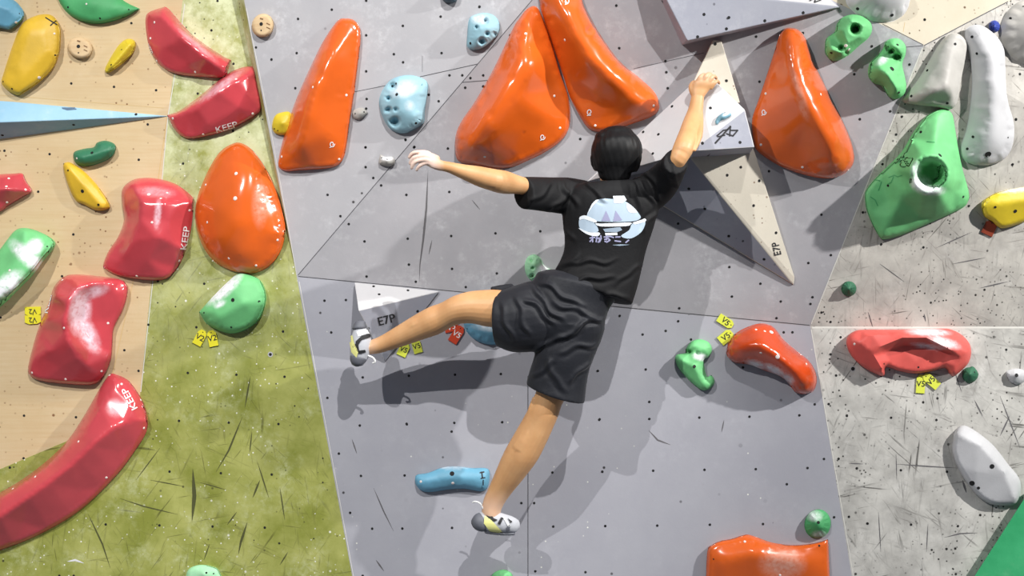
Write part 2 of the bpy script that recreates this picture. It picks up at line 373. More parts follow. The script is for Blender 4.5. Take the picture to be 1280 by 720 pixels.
# ------------------------------------------------------------------ hold builder
def smooth_loop(pts, step):
    """closed Catmull-Rom outline; a point with a third entry is a sharp corner"""
    n = len(pts); sh = [len(p) > 2 for p in pts]; p = [np.array(q[:2], float) for q in pts]
    out = []
    for i in range(n):
        a, b = p[i], p[(i+1) % n]
        pa = p[i-1] if not sh[i] else 2*a-b
        pc = p[(i+2) % n] if not sh[(i+1) % n] else 2*b-a
        k = max(2, int(np.linalg.norm(b-a)/step))
        for j in range(k):
            t = j/k
            out.append(.5*((2*a)+(-pa+b)*t+(2*pa-5*a+4*b-pc)*t*t+(-pa+3*a-3*b+pc)*t**3))
    return np.array(out)
def inside(pts, poly):
    x, y = pts[:, 0], pts[:, 1]; r = np.zeros(len(pts), bool); n = len(poly)
    for i in range(n):
        x1, y1 = poly[i]; x2, y2 = poly[(i+1) % n]
        c = ((y1 > y) != (y2 > y)) & (x < (x2-x1)*(y-y1)/((y2-y1) if y2 != y1 else 1e-9)+x1)
        r ^= c
    return r
def dist_poly(pts, poly, closed=True):
    best = np.full(len(pts), 1e9); n = len(poly)
    for i in range(n if closed else n-1):
        a = poly[i]; b = poly[(i+1) % n]; ab = b-a; L = ab.dot(ab) or 1e-9
        t = np.clip(((pts-a) @ ab)/L, 0, 1)
        best = np.minimum(best, np.linalg.norm(pts-(a+t[:, None]*ab), axis=1))
    return best
def ellipse(cx, cy, rx, ry, n=14, rot=0):
    return [(cx+rx*math.cos(t)*math.cos(rot)-ry*math.sin(t)*math.sin(rot), cy+rx*math.cos(t)*math.sin(rot)+ry*math.sin(t)*math.cos(rot)) for t in [2*math.pi*i/n for i in range(n)]]
def inset(loop, d):
    nx = np.roll(loop, -1, 0)-np.roll(loop, 1, 0); L = np.linalg.norm(nx, axis=1)[:, None]+1e-9
    nrm = np.c_[-nx[:, 1], nx[:, 0]]/L
    if not inside(loop[:1]+nrm[:1]*.05, loop)[0]: nrm = -nrm
    q = loop+nrm*d
    ok = inside(q, loop); q = q[ok]
    return q[dist_poly(q, loop) > d*.93] if len(q) else q
def tri2d(loop, spacing, extra=(), rim=0):
    lo = loop.min(0); hi = loop.max(0)
    gx, gy = np.meshgrid(np.arange(lo[0], hi[0], spacing), np.arange(lo[1], hi[1], spacing*.866))
    gx = gx+(np.arange(gx.shape[0]) % 2)[:, None]*spacing/2
    g = np.c_[gx.ravel(), gy.ravel()]
    g = g[inside(g, loop)]
    g = g[dist_poly(g, loop) > (rim+spacing*.5 if rim else spacing*.55)]
    ex = np.array(extra, float).reshape(-1, 2)
    if len(ex):
        ex = ex[inside(ex, loop)]; ex = ex[dist_poly(ex, loop) > (rim+spacing*.35 if rim else spacing*.4)] if len(ex) else ex
    if rim:
        rings = [inset(loop, rim*k) for k in (.06, .22, .5, 1.0)]
        ex = np.vstack([ex]+[r for r in rings if len(r)])
    if len(ex):
        if len(ex) and len(g):
            dmin = np.min(np.linalg.norm(g[:, None]-ex[None], axis=2), axis=1); g = g[dmin > spacing*.6]
    pts = np.vstack([loop, ex, g]) if len(g) else np.vstack([loop, ex])
    n = len(loop)
    r = delaunay_2d_cdt([Vector(p) for p in pts], [], [list(range(n))], 1, 1e-6)
    v = np.array([tuple(q) for q in r[0]]); fs = [tuple(f) for f in r[2]]
    bnd = [None]*n
    for i, src in enumerate(r[3]):
        for s in src:
            if s < n: bnd[s] = i
    return v, fs, [b for b in bnd if b is not None]
def sample_line(pts, step):
    out = []
    for a, b in zip(pts, pts[1:]):
        k = max(1, int(math.hypot(b[0]-a[0], b[1]-a[1])/step))
        out += [tuple(a[j]+(b[j]-a[j])*i/k for j in range(3)) for i in range(k)]
    out.append(tuple(pts[-1])); return out
ALL = {}                                     # object name -> BVH in world space (used to lay bolts and prints on surfaces)
def cast(o, px, py):
    h = ALL[o.name].ray_cast(CAM, ray(px, py))
    if h[0] is None: return None, None
    n = h[1] if h[1].dot(ray(px, py)) < 0 else -h[1]
    return h[0], n.normalized()
_dm = {}
def dome_mesh(kind):
    if kind in _dm: return _dm[kind]
    mt = {'screw': M['screw'], 'bolt_hole': M['hole'], 'recess': M['slot']}[kind]
    vs, fs = [], []; n = 12
    prof = [(1, -.6), (1, .12), (.75, .3), (.35, .38)] if kind == 'screw' else [(1.0, -.6), (1.0, .12), (.86, .14), (.8, .05)]
    for r, z in prof: vs += [(r*math.cos(2*math.pi*i/n), r*math.sin(2*math.pi*i/n), z) for i in range(n)]
    for k in range(len(prof)-1):
        for i in range(n): fs.append((k*n+i, k*n+(i+1) % n, (k+1)*n+(i+1) % n, (k+1)*n+i))
    fs.append(tuple(range((len(prof)-1)*n, len(prof)*n))); fs.append(tuple(range(n-1, -1, -1)))
    me = bpy.data.meshes.new(kind); me.from_pydata(vs, [], fs); me.materials.append(mt); _dm[kind] = me
    return me
def fasten(o, kind, lst, r):
    for q in lst:
        p, n = cast(o, q[0], q[1])
        if p is None: continue
        c = bpy.data.objects.new(kind, dome_mesh(kind)); C.objects.link(c); c.parent = o
        c.location = p-Vector(o['_o']); c.rotation_euler = n.to_track_quat('Z', 'Y').to_euler()
        rr = q[2] if len(q) > 2 else r
        c.scale = (rr, rr, min(rr, .006))
        c['_o'] = tuple(p)

def hold(name, label, group, outline, mat, edge=.02, ridges=(), spots=(), lip=4, sm=2, spacing=None, sharp=None, dips=(), chalk=(),
         holes=(), screws=(), hr=.0055, sr=.0048, cat='climbing hold', ref=None, step=None, on=None, flat=None, dome=0, square=False):
    """a bolted-on hold: outline on the wall, height field above it (ridges and spots in metres), closed at the back"""
    o2 = np.array([q[:2] for q in outline], float); size = max(o2.max(0)-o2.min(0))
    if spacing is None: spacing = min(2.7, max(.9, size/42))
    loop = smooth_loop(outline, step or spacing)
    c2 = np.array(ref if ref else o2.mean(0))
    straight = square        # steep holds far to the side rise square from the wall
    if straight:
        def mv(x, y, h): return (x-(x-640)*h/4.3, y-(y-360)*h/4.3)
        hm = .85*max([q[2] for r in ridges for q in r]+[q[2] for q in spots]+[dome])
        ridges = [[(*mv(*q), q[2]) for q in r] for r in ridges]; spots = [(*mv(*q), q[2]) for q in spots]
        dips = [(*mv(q[0], q[1], hm), *q[2:]) for q in dips]; chalk = [(*mv(q[0], q[1], hm), *q[2:]) for q in chalk]
    if on is not None: p0, n0 = cast(on, *c2)
    else: p0, n0, _ = wall_at(*c2)
    cons = [(q[0], q[1], edge) for q in loop[::2]]
    for r in ridges: cons += sample_line(r, spacing*1.6)
    cons += list(spots)
    K = np.array(cons, float)
    _, ui = np.unique(np.round(K[:, :2], 1), axis=0, return_index=True); K = K[ui]
    A = np.linalg.norm(K[:, None, :2]-K[None, :, :2], axis=2)
    n = len(K); T = np.c_[np.ones(n)]
    A2 = np.block([[A+np.eye(n)*1e-4, T], [T.T, np.zeros((1, 1))]])
    wts = np.linalg.lstsq(A2, np.r_[K[:, 2], 0], rcond=None)[0]
    ext = [q[:2] for r in ridges for q in sample_line(r, spacing)] + [q[:2] for q in spots]
    v, fs, bnd = tri2d(loop, spacing, ext, rim=lip)
    h = np.linalg.norm(v[:, None]-K[None, :, :2], axis=2) @ wts[:n] + wts[n]
    if flat is None: flat = bool(ridges)
    if flat:                                 # planar facets between the creases and the rim
        cp = [Vector(q) for q in loop]; ch_ = [edge]*len(loop); ce = [(i, (i+1) % len(loop)) for i in range(len(loop))]
        for r in ridges:
            sl = sample_line(r, 4.0); i0 = len(cp)
            cp += [Vector(q[:2]) for q in sl]; ch_ += [q[2] for q in sl]; ce += [(i0+i, i0+i+1) for i in range(len(sl)-1)]
        for q in spots: cp.append(Vector(q[:2])); ch_.append(q[2])
        R = delaunay_2d_cdt(cp, ce, [], 0, 1e-5)
        rv = np.array([tuple(q) for q in R[0]]); rh = []
        for i, src in enumerate(R[3]):
            rh.append(np.mean([ch_[k_] for k_ in src]) if src else edge)
        rh = np.array(rh)
        for f in R[2]:
            A_, B_, C_ = (rv[i] for i in f[:3]); det = (B_[0]-A_[0])*(C_[1]-A_[1])-(C_[0]-A_[0])*(B_[1]-A_[1])
            if abs(det) < 1e-9: continue
            l1 = ((v[:, 0]-A_[0])*(C_[1]-A_[1])-(C_[0]-A_[0])*(v[:, 1]-A_[1]))/det
            l2 = ((B_[0]-A_[0])*(v[:, 1]-A_[1])-(v[:, 0]-A_[0])*(B_[1]-A_[1]))/det
            ok = (l1 > -1e-6) & (l2 > -1e-6) & (l1+l2 < 1+1e-6)
            h[ok] = rh[f[0]]+l1[ok]*(rh[f[1]]-rh[f[0]])+l2[ok]*(rh[f[2]]-rh[f[0]])
    if dome:
        dd_ = dist_poly(v, loop); dd_[bnd] = 0
        h = edge+(dome-edge)*np.sin(np.pi/2*dd_/dd_.max())
    if sm:
        nb = [set() for _ in v]
        for f in fs:
            for i in range(len(f)): nb[f[i]].add(f[(i+1) % len(f)]); nb[f[(i+1) % len(f)]].add(f[i])
        ii = np.concatenate([[i]*len(s) for i, s in enumerate(nb)]).astype(int); jj = np.concatenate([list(s) for s in nb if s]).astype(int)
        cnt = np.maximum(np.bincount(ii, minlength=len(v)), 1); fix = np.zeros(len(v), bool); fix[bnd] = True
        for _ in range(sm):
            av = np.bincount(ii, weights=h[jj], minlength=len(v))/cnt
            h = np.where(fix, h, .45*h+.55*av)
    d = dist_poly(v, loop); d[bnd] = 0
    for (x, y, r, dep) in dips:
        t = np.clip(1-np.hypot(v[:, 0]-x, v[:, 1]-y)/r, 0, 1); h = h-dep*(t*t*(3-2*t))
    t = np.clip(d/lip, 0, 1)
    h = np.maximum(h, .004)*np.sqrt(1-(1-t)**2)
    pts = [plane_hit(q[0], q[1], p0, n0)+n0*hh if straight else plane_hit(q[0], q[1], p0+n0*hh, n0) for q, hh in zip(v, h)]
    org = plane_hit(c2[0], c2[1], p0, n0)
    F2 = []
    for f in fs:
        nn = (pts[f[1]]-pts[f[0]]).cross(pts[f[2]]-pts[f[0]])
        F2.append(f if nn.dot(n0) > 0 else tuple(reversed(f)))
    # skirt into the wall and back cap
    k = len(pts); m = len(bnd)
    pts += [plane_hit(v[b][0], v[b][1], p0-n0*.004, n0) for b in bnd]
    area = sum(v[bnd[i]][0]*v[bnd[(i+1) % m]][1]-v[bnd[(i+1) % m]][0]*v[bnd[i]][1] for i in range(m))
    for i in range(m):
        q = (bnd[i], bnd[(i+1) % m], k+(i+1) % m, k+i); F2.append(q if area < 0 else tuple(reversed(q)))
    F2.append(tuple(range(k, k+m)) if area > 0 else tuple(range(k+m-1, k-1, -1)))
    ch = np.zeros(len(pts))
    for (x, y, rx, ry, ang, st) in chalk:  # chalk patches; on some red holds painted sheen
        dx, dy = v[:, 0]-x, v[:, 1]-y; ca, sa = math.cos(ang), math.sin(ang)
        q = np.hypot((dx*ca+dy*sa)/rx, (-dx*sa+dy*ca)/ry)
        ch[:len(v)] = np.maximum(ch[:len(v)], st*np.clip(1.6*(1-q), 0, 1))
    o = obj(name, pts, F2, mat, origin=org, sharp=sharp, chalk=ch)
    ALL[o.name] = BVHTree.FromPolygons(pts, F2)
    o.cycles.shadow_terminator_geometry_offset = .1
    tag(o, label, cat, group)
    fasten(o, 'bolt_hole', holes, hr); fasten(o, 'screw', screws, sr)
    return o

def volume(name, label, group, verts, faces, mats, fm=None, ref=None, holes=(), hr=.0055, bevel=.003, cat='climbing volume'):
    """plywood polyhedron: verts (px, py, height over the wall plane)"""
    c2 = ref or (sum(q[0] for q in verts)/len(verts), sum(q[1] for q in verts)/len(verts))
    p0, n0, _ = wall_at(*c2)
    pts = [plane_hit(q[0], q[1], p0+n0*q[2], n0) for q in verts]
    bm = bmesh.new(); bv = [bm.verts.new(p-p0) for p in pts]
    for i, f in enumerate(faces):
        g = bm.faces.new([bv[j] for j in f]); g.material_index = fm[i] if fm else 0
    bmesh.ops.recalc_face_normals(bm, faces=bm.faces)
    if bevel: bmesh.ops.bevel(bm, geom=list(bm.edges), offset=bevel, segments=2, profile=.5, affect='EDGES')
    bmesh.ops.triangulate(bm, faces=bm.faces)
    bm.verts.index_update()
    vs = [v.co+p0 for v in bm.verts]; fs = [tuple(v.index for v in f.verts) for f in bm.faces]; mi = [f.material_index for f in bm.faces]
    bm.free()
    o = obj(name, vs, fs, mats, origin=p0, mi=mi, smooth=False)
    ALL[o.name] = BVHTree.FromPolygons(vs, fs)
    tag(o, label, cat, group)
    fasten(o, 'bolt_hole', holes, hr)
    return o

def decal(o, name, polys, mat, lift=.0012, spacing=2.0, label=None, smooth=False):
    if name == 'back_print':
        for q in polys: decal_one(o, name, [q], mat, lift, spacing, label, len(q) > 5)
    else: return decal_one(o, name, polys, mat, lift, spacing, label, smooth)
def decal_one(o, name, polys, mat, lift=.0012, spacing=2.0, label=None, smooth=False):
    """flat print laid on the surface of o: polygons in pixels, one mesh"""
    mb = MB()
    for poly in polys:
        lp = smooth_loop(poly if smooth else [tuple(q[:2])+(1,) for q in poly], spacing)
        v, fs, _ = tri2d(lp, spacing)
        pts = []
        for q in v:
            p, n = cast(o, q[0], q[1]); pts.append(None if p is None else p+n*lift)
        for f in fs:
            if all(pts[i] is not None for i in f):
                q = [pts[i] for i in f]
                if (q[1]-q[0]).cross(q[2]-q[0]).dot(CAM-q[0]) < 0: q.reverse()
                mb.add(q, [tuple(range(len(q)))])
    if not mb.v: return None
    d = obj(name, mb.v, mb.f, mat, parent=o, origin=sum(mb.v, Vector())/len(mb.v), smooth=False)
    if label: d['label'] = label
    return d
def text_polys(txt, cx, cy, size, ang, shear=0, xs=1):
    """triangles of a line of text in pixels (built-in font), centred at cx, cy; ang clockwise on the photo"""
    cu = bpy.data.curves.new('t', 'FONT'); cu.body = txt; cu.align_x = 'CENTER'; cu.align_y = 'CENTER'; cu.shear = shear
    cu.offset = .010
    to = bpy.data.objects.new('t', cu); C.objects.link(to)
    bpy.context.view_layer.update()
    me = bpy.data.meshes.new_from_object(to.evaluated_get(bpy.context.evaluated_depsgraph_get()))
    ca, sa = math.cos(ang), math.sin(ang); out = []
    for p in me.polygons:
        q = []
        for i in p.vertices:
            x, y, _ = me.vertices[i].co; x *= size*xs; y *= -size
            q.append((cx+x*ca-y*sa, cy+x*sa+y*ca))
        out.append(q)
    bpy.data.objects.remove(to); bpy.data.meshes.remove(me)
    return out
def text(o, txt, cx, cy, size, ang, mat, shear=0, name='lettering', xs=1, lift=.0018):
    mb = MB()
    todo = text_polys(txt, cx, cy, size, ang, shear, xs); small = []
    while todo:                              # fine triangles follow a curved surface
        q = todo.pop(); e = [math.dist(q[i], q[(i+1) % 3]) for i in range(3)]; k = e.index(max(e))
        if e[k] < 1.8: small.append(q); continue
        a_, b_, c_ = q[k], q[(k+1) % 3], q[(k+2) % 3]; m_ = ((a_[0]+b_[0])/2, (a_[1]+b_[1])/2)
        todo += [[a_, m_, c_], [m_, b_, c_]]
    for q in small:
        pts = [cast(o, *p) for p in q]
        if any(p[0] is None for p in pts): continue
        ps = [p[0]+p[1]*lift for p in pts]
        if (ps[1]-ps[0]).cross(ps[2]-ps[0]).dot(CAM-ps[0]) < 0: ps.reverse()
        mb.add(ps, [tuple(range(len(ps)))])
    if mb.v: return obj(name, mb.v, mb.f, mat, parent=o, origin=sum(mb.v, Vector())/len(mb.v), smooth=False)
def stroke(pts, wd):
    """polygons for a hand-drawn stroke"""
    out = []
    for a, b in zip(pts, pts[1:]):
        dx, dy = b[0]-a[0], b[1]-a[1]; L = math.hypot(dx, dy) or 1; nx, ny = -dy/L*wd/2, dx/L*wd/2
        ex, ey = dx/L*wd*.25, dy/L*wd*.25
        out.append([(a[0]+nx-ex, a[1]+ny-ey), (b[0]+nx+ex, b[1]+ny+ey), (b[0]-nx+ex, b[1]-ny+ey), (a[0]-nx-ex, a[1]-ny-ey)])
    return out
def swirl(o, x, y, r, rot=0):
    pts = [(x+r*(1-.10*i*.5)*math.cos(rot+i*.6), y+r*1.25*(1-.05*i)*math.sin(rot+i*.6)) for i in range(13)]
    decal(o, 'maker_mark', stroke(pts, 1.0)+stroke([(x-r*.9, y+r*1.3), (x+r*.3, y+r*.9)], .9), M['whiteink'], lift=.0016, spacing=1.5)

# ------------------------------------------------------------------ wooden volumes
GV = 'plywood volumes screwed to the wall'
VOLBACK = -.012
v = volume('wall_volume', 'long pale blue wedge volume tapering to a point, on the bare plywood wall', GV,
    [(210, 145, .004), (15, 127, .05), (-140, 118, .05), (-160, 172, .10), (-4, 153, .09), (-140, 196, .0), (0, 174, .0), (212, 146, VOLBACK), (15, 129, VOLBACK), (-140, 120, VOLBACK), (-140, 198, VOLBACK), (0, 174, VOLBACK)],
    [(0, 4, 1), (1, 4, 3, 2), (0, 6, 4), (4, 6, 5, 3), (0, 1, 8, 7), (1, 2, 9, 8), (2, 3, 5, 10, 9), (5, 6, 11, 10), (6, 0, 7, 11), (7, 8, 9, 10, 11)], [M['volblue']], ref=(60, 150),
    holes=[(170, 143), (92, 156), (3, 169)])
decal(v, 'chip', [[(76, 133), (84, 131), (94, 131), (103, 134), (107, 136), (96, 137), (84, 138), (78, 136)]], plain('bare_chip', (84, 108, 132), .8))
v = volume('wall_volume', 'big grey volume at the top edge with its lit upper face painted white', GV,
    [(859, 51, .12), (1049, 9, .02), (826, -14, .15), (960, -80, .0), (782, -70, .02), (852, 57, VOLBACK), (1050, 10, VOLBACK), (960, -80, VOLBACK), (775, -70, VOLBACK), (826, 0, VOLBACK)],
    [(0, 1, 2), (1, 3, 2), (2, 3, 4), (0, 2, 4), (0, 5, 6, 1), (1, 6, 7, 3), (3, 7, 8, 4), (4, 8, 9, 0), (0, 9, 5), (5, 9, 8, 7, 6)],
    [M['volgray_shade'], M['volwhite_lit']], [0, 1, 1, 0, 0, 1, 1, 0, 0, 0], ref=(930, 15), holes=[(880, 18), (911, 22), (956, 26), (908, 36), (872, 46), (1004, 16), (828, 2)])  # upper faces painted white for the light they catch
decal(v, 'maker_mark', stroke([(1012, 1), (1020, -3), (1018, 3), (1026, 0)], 1.6), M['ink'], spacing=1.2)
star_top = volume('wall_volume', 'cream spike volume pointing up above the climber\'s right hand', GV,
    [(891, 50, .02), (902, 51, .02), (925, 128, .06), (884, 140, .08), (862, 112, .06), (890, 51, VOLBACK), (901, 53, VOLBACK), (922, 130, VOLBACK), (884, 142, VOLBACK), (864, 113, VOLBACK)],
    [(0, 1, 2, 3, 4), (0, 5, 6, 1), (1, 6, 7, 2), (2, 7, 8, 3), (3, 8, 9, 4), (4, 9, 5, 0), (5, 9, 8, 7, 6)], [M['volcream']], ref=(895, 100), holes=[(894, 55), (908, 101)])
star = volume('wall_volume', 'broad white volume the climber\'s right hand presses on', GV,
    [(733, 227, .02), (867, 103, .07), (897, 104, .11), (931, 137, .17), (943, 184, .20), (863, 189, .25),
     (741, 231, VOLBACK), (866, 109, VOLBACK), (894, 110, VOLBACK), (926, 142, VOLBACK), (936, 194, VOLBACK), (866, 203, VOLBACK)],
    [(0, 1, 5), (1, 2, 5), (2, 3, 5), (3, 4, 5), (0, 6, 7, 1), (1, 7, 8, 2), (2, 8, 9, 3), (3, 9, 10, 4), (4, 10, 11, 5), (5, 11, 6, 0), (6, 11, 10, 9, 8, 7)],
    [M['volwhite_lit'], M['volgray_shade']], [0, 0, 0, 1, 0, 0, 0, 1, 1, 1, 0], ref=(880, 160), holes=[(888, 135), (840, 133), (823, 168), (804, 165), (816, 192), (878, 179), (925, 178)])  # lower facets painted grey as the shaded side
bolt = [[(895, 171), (908, 158), (911, 163), (921, 160), (924, 163), (917, 169), (910, 167), (903, 170), (894, 180), (899, 172)]]
decal(star, 'maker_mark', stroke([(896, 170), (904, 163), (910, 162)], 1.8)+stroke([(894, 179), (913, 158)], 2.2)+stroke([(913, 158), (912, 170)], 1.8)+stroke([(908, 167), (916, 170), (922, 163), (914, 163)], 1.8)+stroke([(897, 171), (906, 169)], 1.6), M['ink'], spacing=1.3)
star_low = volume('wall_volume', 'long two-faced spike volume, cream, its shaded face painted blue grey, pointing down right', GV,
    [(861, 194, .12), (942, 186, .04), (993, 346, .012), (992, 356, .008), (826, 256, .01), (829, 258, VOLBACK), (992, 357, VOLBACK), (993, 347, VOLBACK), (940, 190, VOLBACK), (858, 200, VOLBACK)],
    [(0, 1, 2, 3), (0, 3, 4), (0, 4, 5, 9), (4, 3, 6, 5), (3, 2, 7, 6), (2, 1, 8, 7), (1, 0, 9, 8), (5, 6, 7, 8, 9)],
    [M['volcream'], M['volgray_shade']], [0, 1, 1, 1, 0, 0, 0, 1], ref=(920, 260), holes=[(949, 226), (942, 257), (909, 219), (970, 291), (861, 236), (881, 261), (911, 295), (955, 324), (926, 209)])  # blue grey paints shade on the lower left face
text(star_low, 'E7P', 971, 311, 12.5, math.radians(-103), M['ink'], xs=.9)
vl = volume('wall_volume', 'white three-sided volume beside the climber\'s raised left foot', GV,
    [(443, 353, .02), (549, 364, .012), (448, 388, .15), (481, 452, .01), (446, 353, VOLBACK), (548, 366, VOLBACK), (482, 453, VOLBACK)],
    [(0, 1, 2), (1, 3, 2), (0, 2, 3), (0, 4, 5, 1), (1, 5, 6, 3), (3, 6, 4, 0), (4, 6, 5)],
    [M['volwhite_lit'], M['volgray_shade']], [0, 1, 1, 0, 1, 1, 0], ref=(490, 395), holes=[(510, 363), (474, 368), (522, 389), (467, 358)])  # faces below the top one painted grey for shade
text(vl, 'E7P', 483, 400, 15, math.radians(-14), M['ink'])
volume('wall_volume', 'dark green volume cut off by the lower right corner', GV,
    [(1290, 608, .05), (1420, 520, .10), (1500, 860, .16), (1128, 860, .05), (1290, 612, VOLBACK), (1420, 520, VOLBACK), (1500, 860, VOLBACK), (1132, 860, VOLBACK)],
    [(0, 1, 2), (0, 2, 3), (0, 4, 5, 1), (1, 5, 6, 2), (2, 6, 7, 3), (3, 7, 4, 0), (4, 7, 6, 5)], [M['volgreen']], ref=(1262, 690))

# ------------------------------------------------------------------ orange holds
GO = 'orange holds'
o = hold('climbing_hold', 'tall glossy orange fin hold with rounded tip, on the grey wall at upper left', GO,
    [(422,26),(432,23),(442,25),(449,33),(451,45),(449,70),(444,110),(438,150),(433,185),(428,200),(420,208),(405,211),(375,213),(357,214),(348,208),(349,195),(355,170),(370,125),(390,80),(405,50)],
    M['orange'], .02, ridges=[[(436,32,.035),(412,68,.10),(394,105,.125),(384,140,.13),(376,180,.11)]], spots=[(425,120,.055),(410,170,.075),(362,195,.05)], sm=14, lip=5,
    screws=[(391,109),(433,119),(424,199),(352,196)])
swirl(o, 415, 180, 3.2)
o = hold('climbing_hold', 'large orange petal hold above the climber\'s reaching left arm', GO,
    [(650,22),(659,11),(670,8),(678,22),(690,55),(700,90),(710,120),(713,145),(710,163),(700,177),(680,191),(655,203),(640,209),(620,211),(595,207),(576,203),(570,195),(569,175),(575,155),(595,125),(615,90),(632,55),(643,32)],
    M['orange'], .02, ridges=[[(661,16,.05),(655,45,.11),(646,80,.15),(630,112,.17),(606,150,.17),(588,180,.13)], [(664,80,.155),(655,105,.155),(634,138,.16),(618,165,.15),(612,192,.09)]],
    spots=[(690,110,.05),(690,150,.055),(655,165,.08),(640,190,.06)], sm=16, lip=6, screws=[(657,42),(693,120),(700,160),(606,196)])
swirl(o, 678, 171, 3.2)
o = hold('climbing_hold', 'large orange petal hold just above the climber\'s head', GO,
    [(676,-22),(675,5),(680,25),(692,60),(703,92),(712,120),(722,140),(735,160),(750,165),(768,162),(790,155),(812,147),(822,140),(824,130),(818,115),(800,98),(780,82),(765,65),(745,35),(730,8),(718,-22)],
    M['orange'], .02, ridges=[[(696,-15,.09),(706,15,.13),(718,45,.15),(738,75,.155),(768,100,.14),(808,132,.08)], [(724,10,.10),(742,42,.115),(762,70,.11),(790,98,.09)]],
    spots=[(690,10,.07),(700,60,.05),(720,100,.045),(745,125,.05),(770,140,.05),(690,30,.06)], dips=[(737,38,7,.03)], sm=16, lip=6, screws=[(744,157),(706,50),(817,132)])
swirl(o, 737, 140, 3.4, 1); swirl(o, 709, 2, 3.0, 2)
o = hold('climbing_hold', 'tall orange horn hold right of the spiky volumes', GO,
    [(975,42),(983,35),(995,36),(1003,42),(1010,55),(1018,80),(1030,105),(1042,130),(1057,160),(1066,185),(1067,203),(1058,215),(1040,223),(1015,221),(985,212),(965,202),(948,190),(942,178),(940,150),(948,125),(958,95),(968,64)],
    M['orange'], .025, ridges=[[(984,44,.08),(987,80,.13),(1000,118,.16),(1022,158,.17),(1045,200,.13)], [(999,52,.09),(1008,92,.13),(1026,132,.15),(1048,175,.14)]],
    spots=[(960,140,.055),(980,180,.06),(1010,205,.06),(975,90,.07),(1000,180,.075)], sm=16, lip=6, screws=[(957,117),(951,181),(1003,209),(1060,213),(1026,118)], chalk=[(998,110,6,42,-.35,.35),(1003,135,5,20,-.4,.35)])
swirl(o, 955, 140, 3.2)
o = hold('climbing_hold', 'smooth orange egg-shaped hold on the green strip', GO,
    [(290,180),(302,179),(318,190),(335,215),(348,245),(356,275),(357,290),(352,312),(338,332),(320,341),(300,341),(275,332),(258,315),(247,290),(244,265),(249,240),(262,210),(275,190)],
    M['orange'], .03, ridges=[[(296,205,.085),(296,240,.12),(300,280,.125)], [(318,212,.085),(326,240,.085),(330,280,.08),(318,310,.075)]], spots=[(270,260,.10),(275,300,.10),(342,290,.075),(300,320,.085)],
    sm=14, flat=False, lip=9, screws=[(257,231),(259,278),(295,217,.007),(294,248,.008),(349,282),(347,300),(320,332),(286,323)], chalk=[(325,255,12,35,0,.35)])
o = hold('climbing_hold', 'orange red kidney hold with chalk underneath, at the seam by two lime tags', GO,
    [(908,437),(912,425),(925,413),(945,405),(958,405),(968,410),(980,425),(995,438),(1010,450),(1018,462),(1021,475),(1017,488),(1005,493),(994,490),(986,480),(974,470),(955,463),(937,456),(918,453),(909,445)],
    M['orange2'], .045, ridges=[[(925,435,.14),(950,430,.18),(970,442,.18),(990,460,.17),(1003,475,.13)]], spots=[(976,424,.05),(1000,446,.05),(960,415,.07)], sm=14, lip=6,
    screws=[(945,412),(956,414),(964,415,.009),(972,446,.008),(951,441),(1008,455)], chalk=[(945,456,16,6,.3,.9),(968,463,18,6,.5,1.0),(985,474,10,6,.7,.8)])
o = hold('climbing_hold', 'square orange hold with dusty centre, cut off by the bottom edge', GO,
    [(884,690),(890,681),(900,676),(915,673),(932,668),(945,671),(965,678),(990,681),(1015,679),(1035,674,1),(1036,690),(1038,745,1),(882,745,1)],
    M['orange'], .03, ridges=[[(905,700,.07),(945,690,.09),(1000,700,.07)]], spots=[(975,715,.05)], sm=14, lip=5, screws=[(931,677),(975,719)], holes=[(1024,682,.004),(892,699,.003)], chalk=[(978,705,34,24,0,.55)])

# ------------------------------------------------------------------ red holds
GR = 'red holds'
def keep(o, x, y, size, ang, xs=1.25): text(o, 'KEEP', x, y, size, ang, M['whiteink'], xs=xs)
o = hold('climbing_hold', 'red wedge hold at the top of the plywood, highest of the red ones', GR,
    [(181,22),(187,14),(206,8,1),(212,12),(240,43),(275,68),(289,75,1),(285,90),(282,98,1),(262,97),(222,93),(200,82),(187,62),(182,42)],
    M['red'], .02, ridges=[[(190,19,.05),(203,20,.08),(228,46,.115),(258,72,.11),(283,90,.06)], [(203,12,.055),(240,48,.085),(285,80,.05)]], spots=[(205,60,.06),(235,80,.055)], sm=2, lip=4,
    screws=[(193,28),(196,76),(244,90),(188,48)], chalk=[(245,55,40,4,.7,.4)])  # pale band paints the ceiling's sheen along the upper strip
text(o, 'KEEP', 187, 61, 6, 1.15, M['whiteink'])
o = hold('climbing_hold', 'red wedge hold with white lettering, tip touching the blue wedge volume', GR,
    [(209,144,1),(225,138),(250,120),(280,95),(300,85),(318,82,1),(323,100),(328,125),(327,136),(318,146),(285,163),(245,173),(228,171),(217,160)],
    M['red'], .02, ridges=[[(213,146,.04),(246,135,.09),(272,114,.115),(294,101,.10),(318,90,.05)], [(225,140,.05),(250,124,.075),(282,98,.075)]], spots=[(260,155,.06),(300,135,.07),(310,120,.065)], sm=2, lip=4,
    screws=[(216,148),(254,168),(316,142),(295,99)], chalk=[(275,108,40,6,-.62,.5)])  # pink band above the crest is painted sheen from the bright ceiling
keep(o, 283, 159, 10.5, -.28)
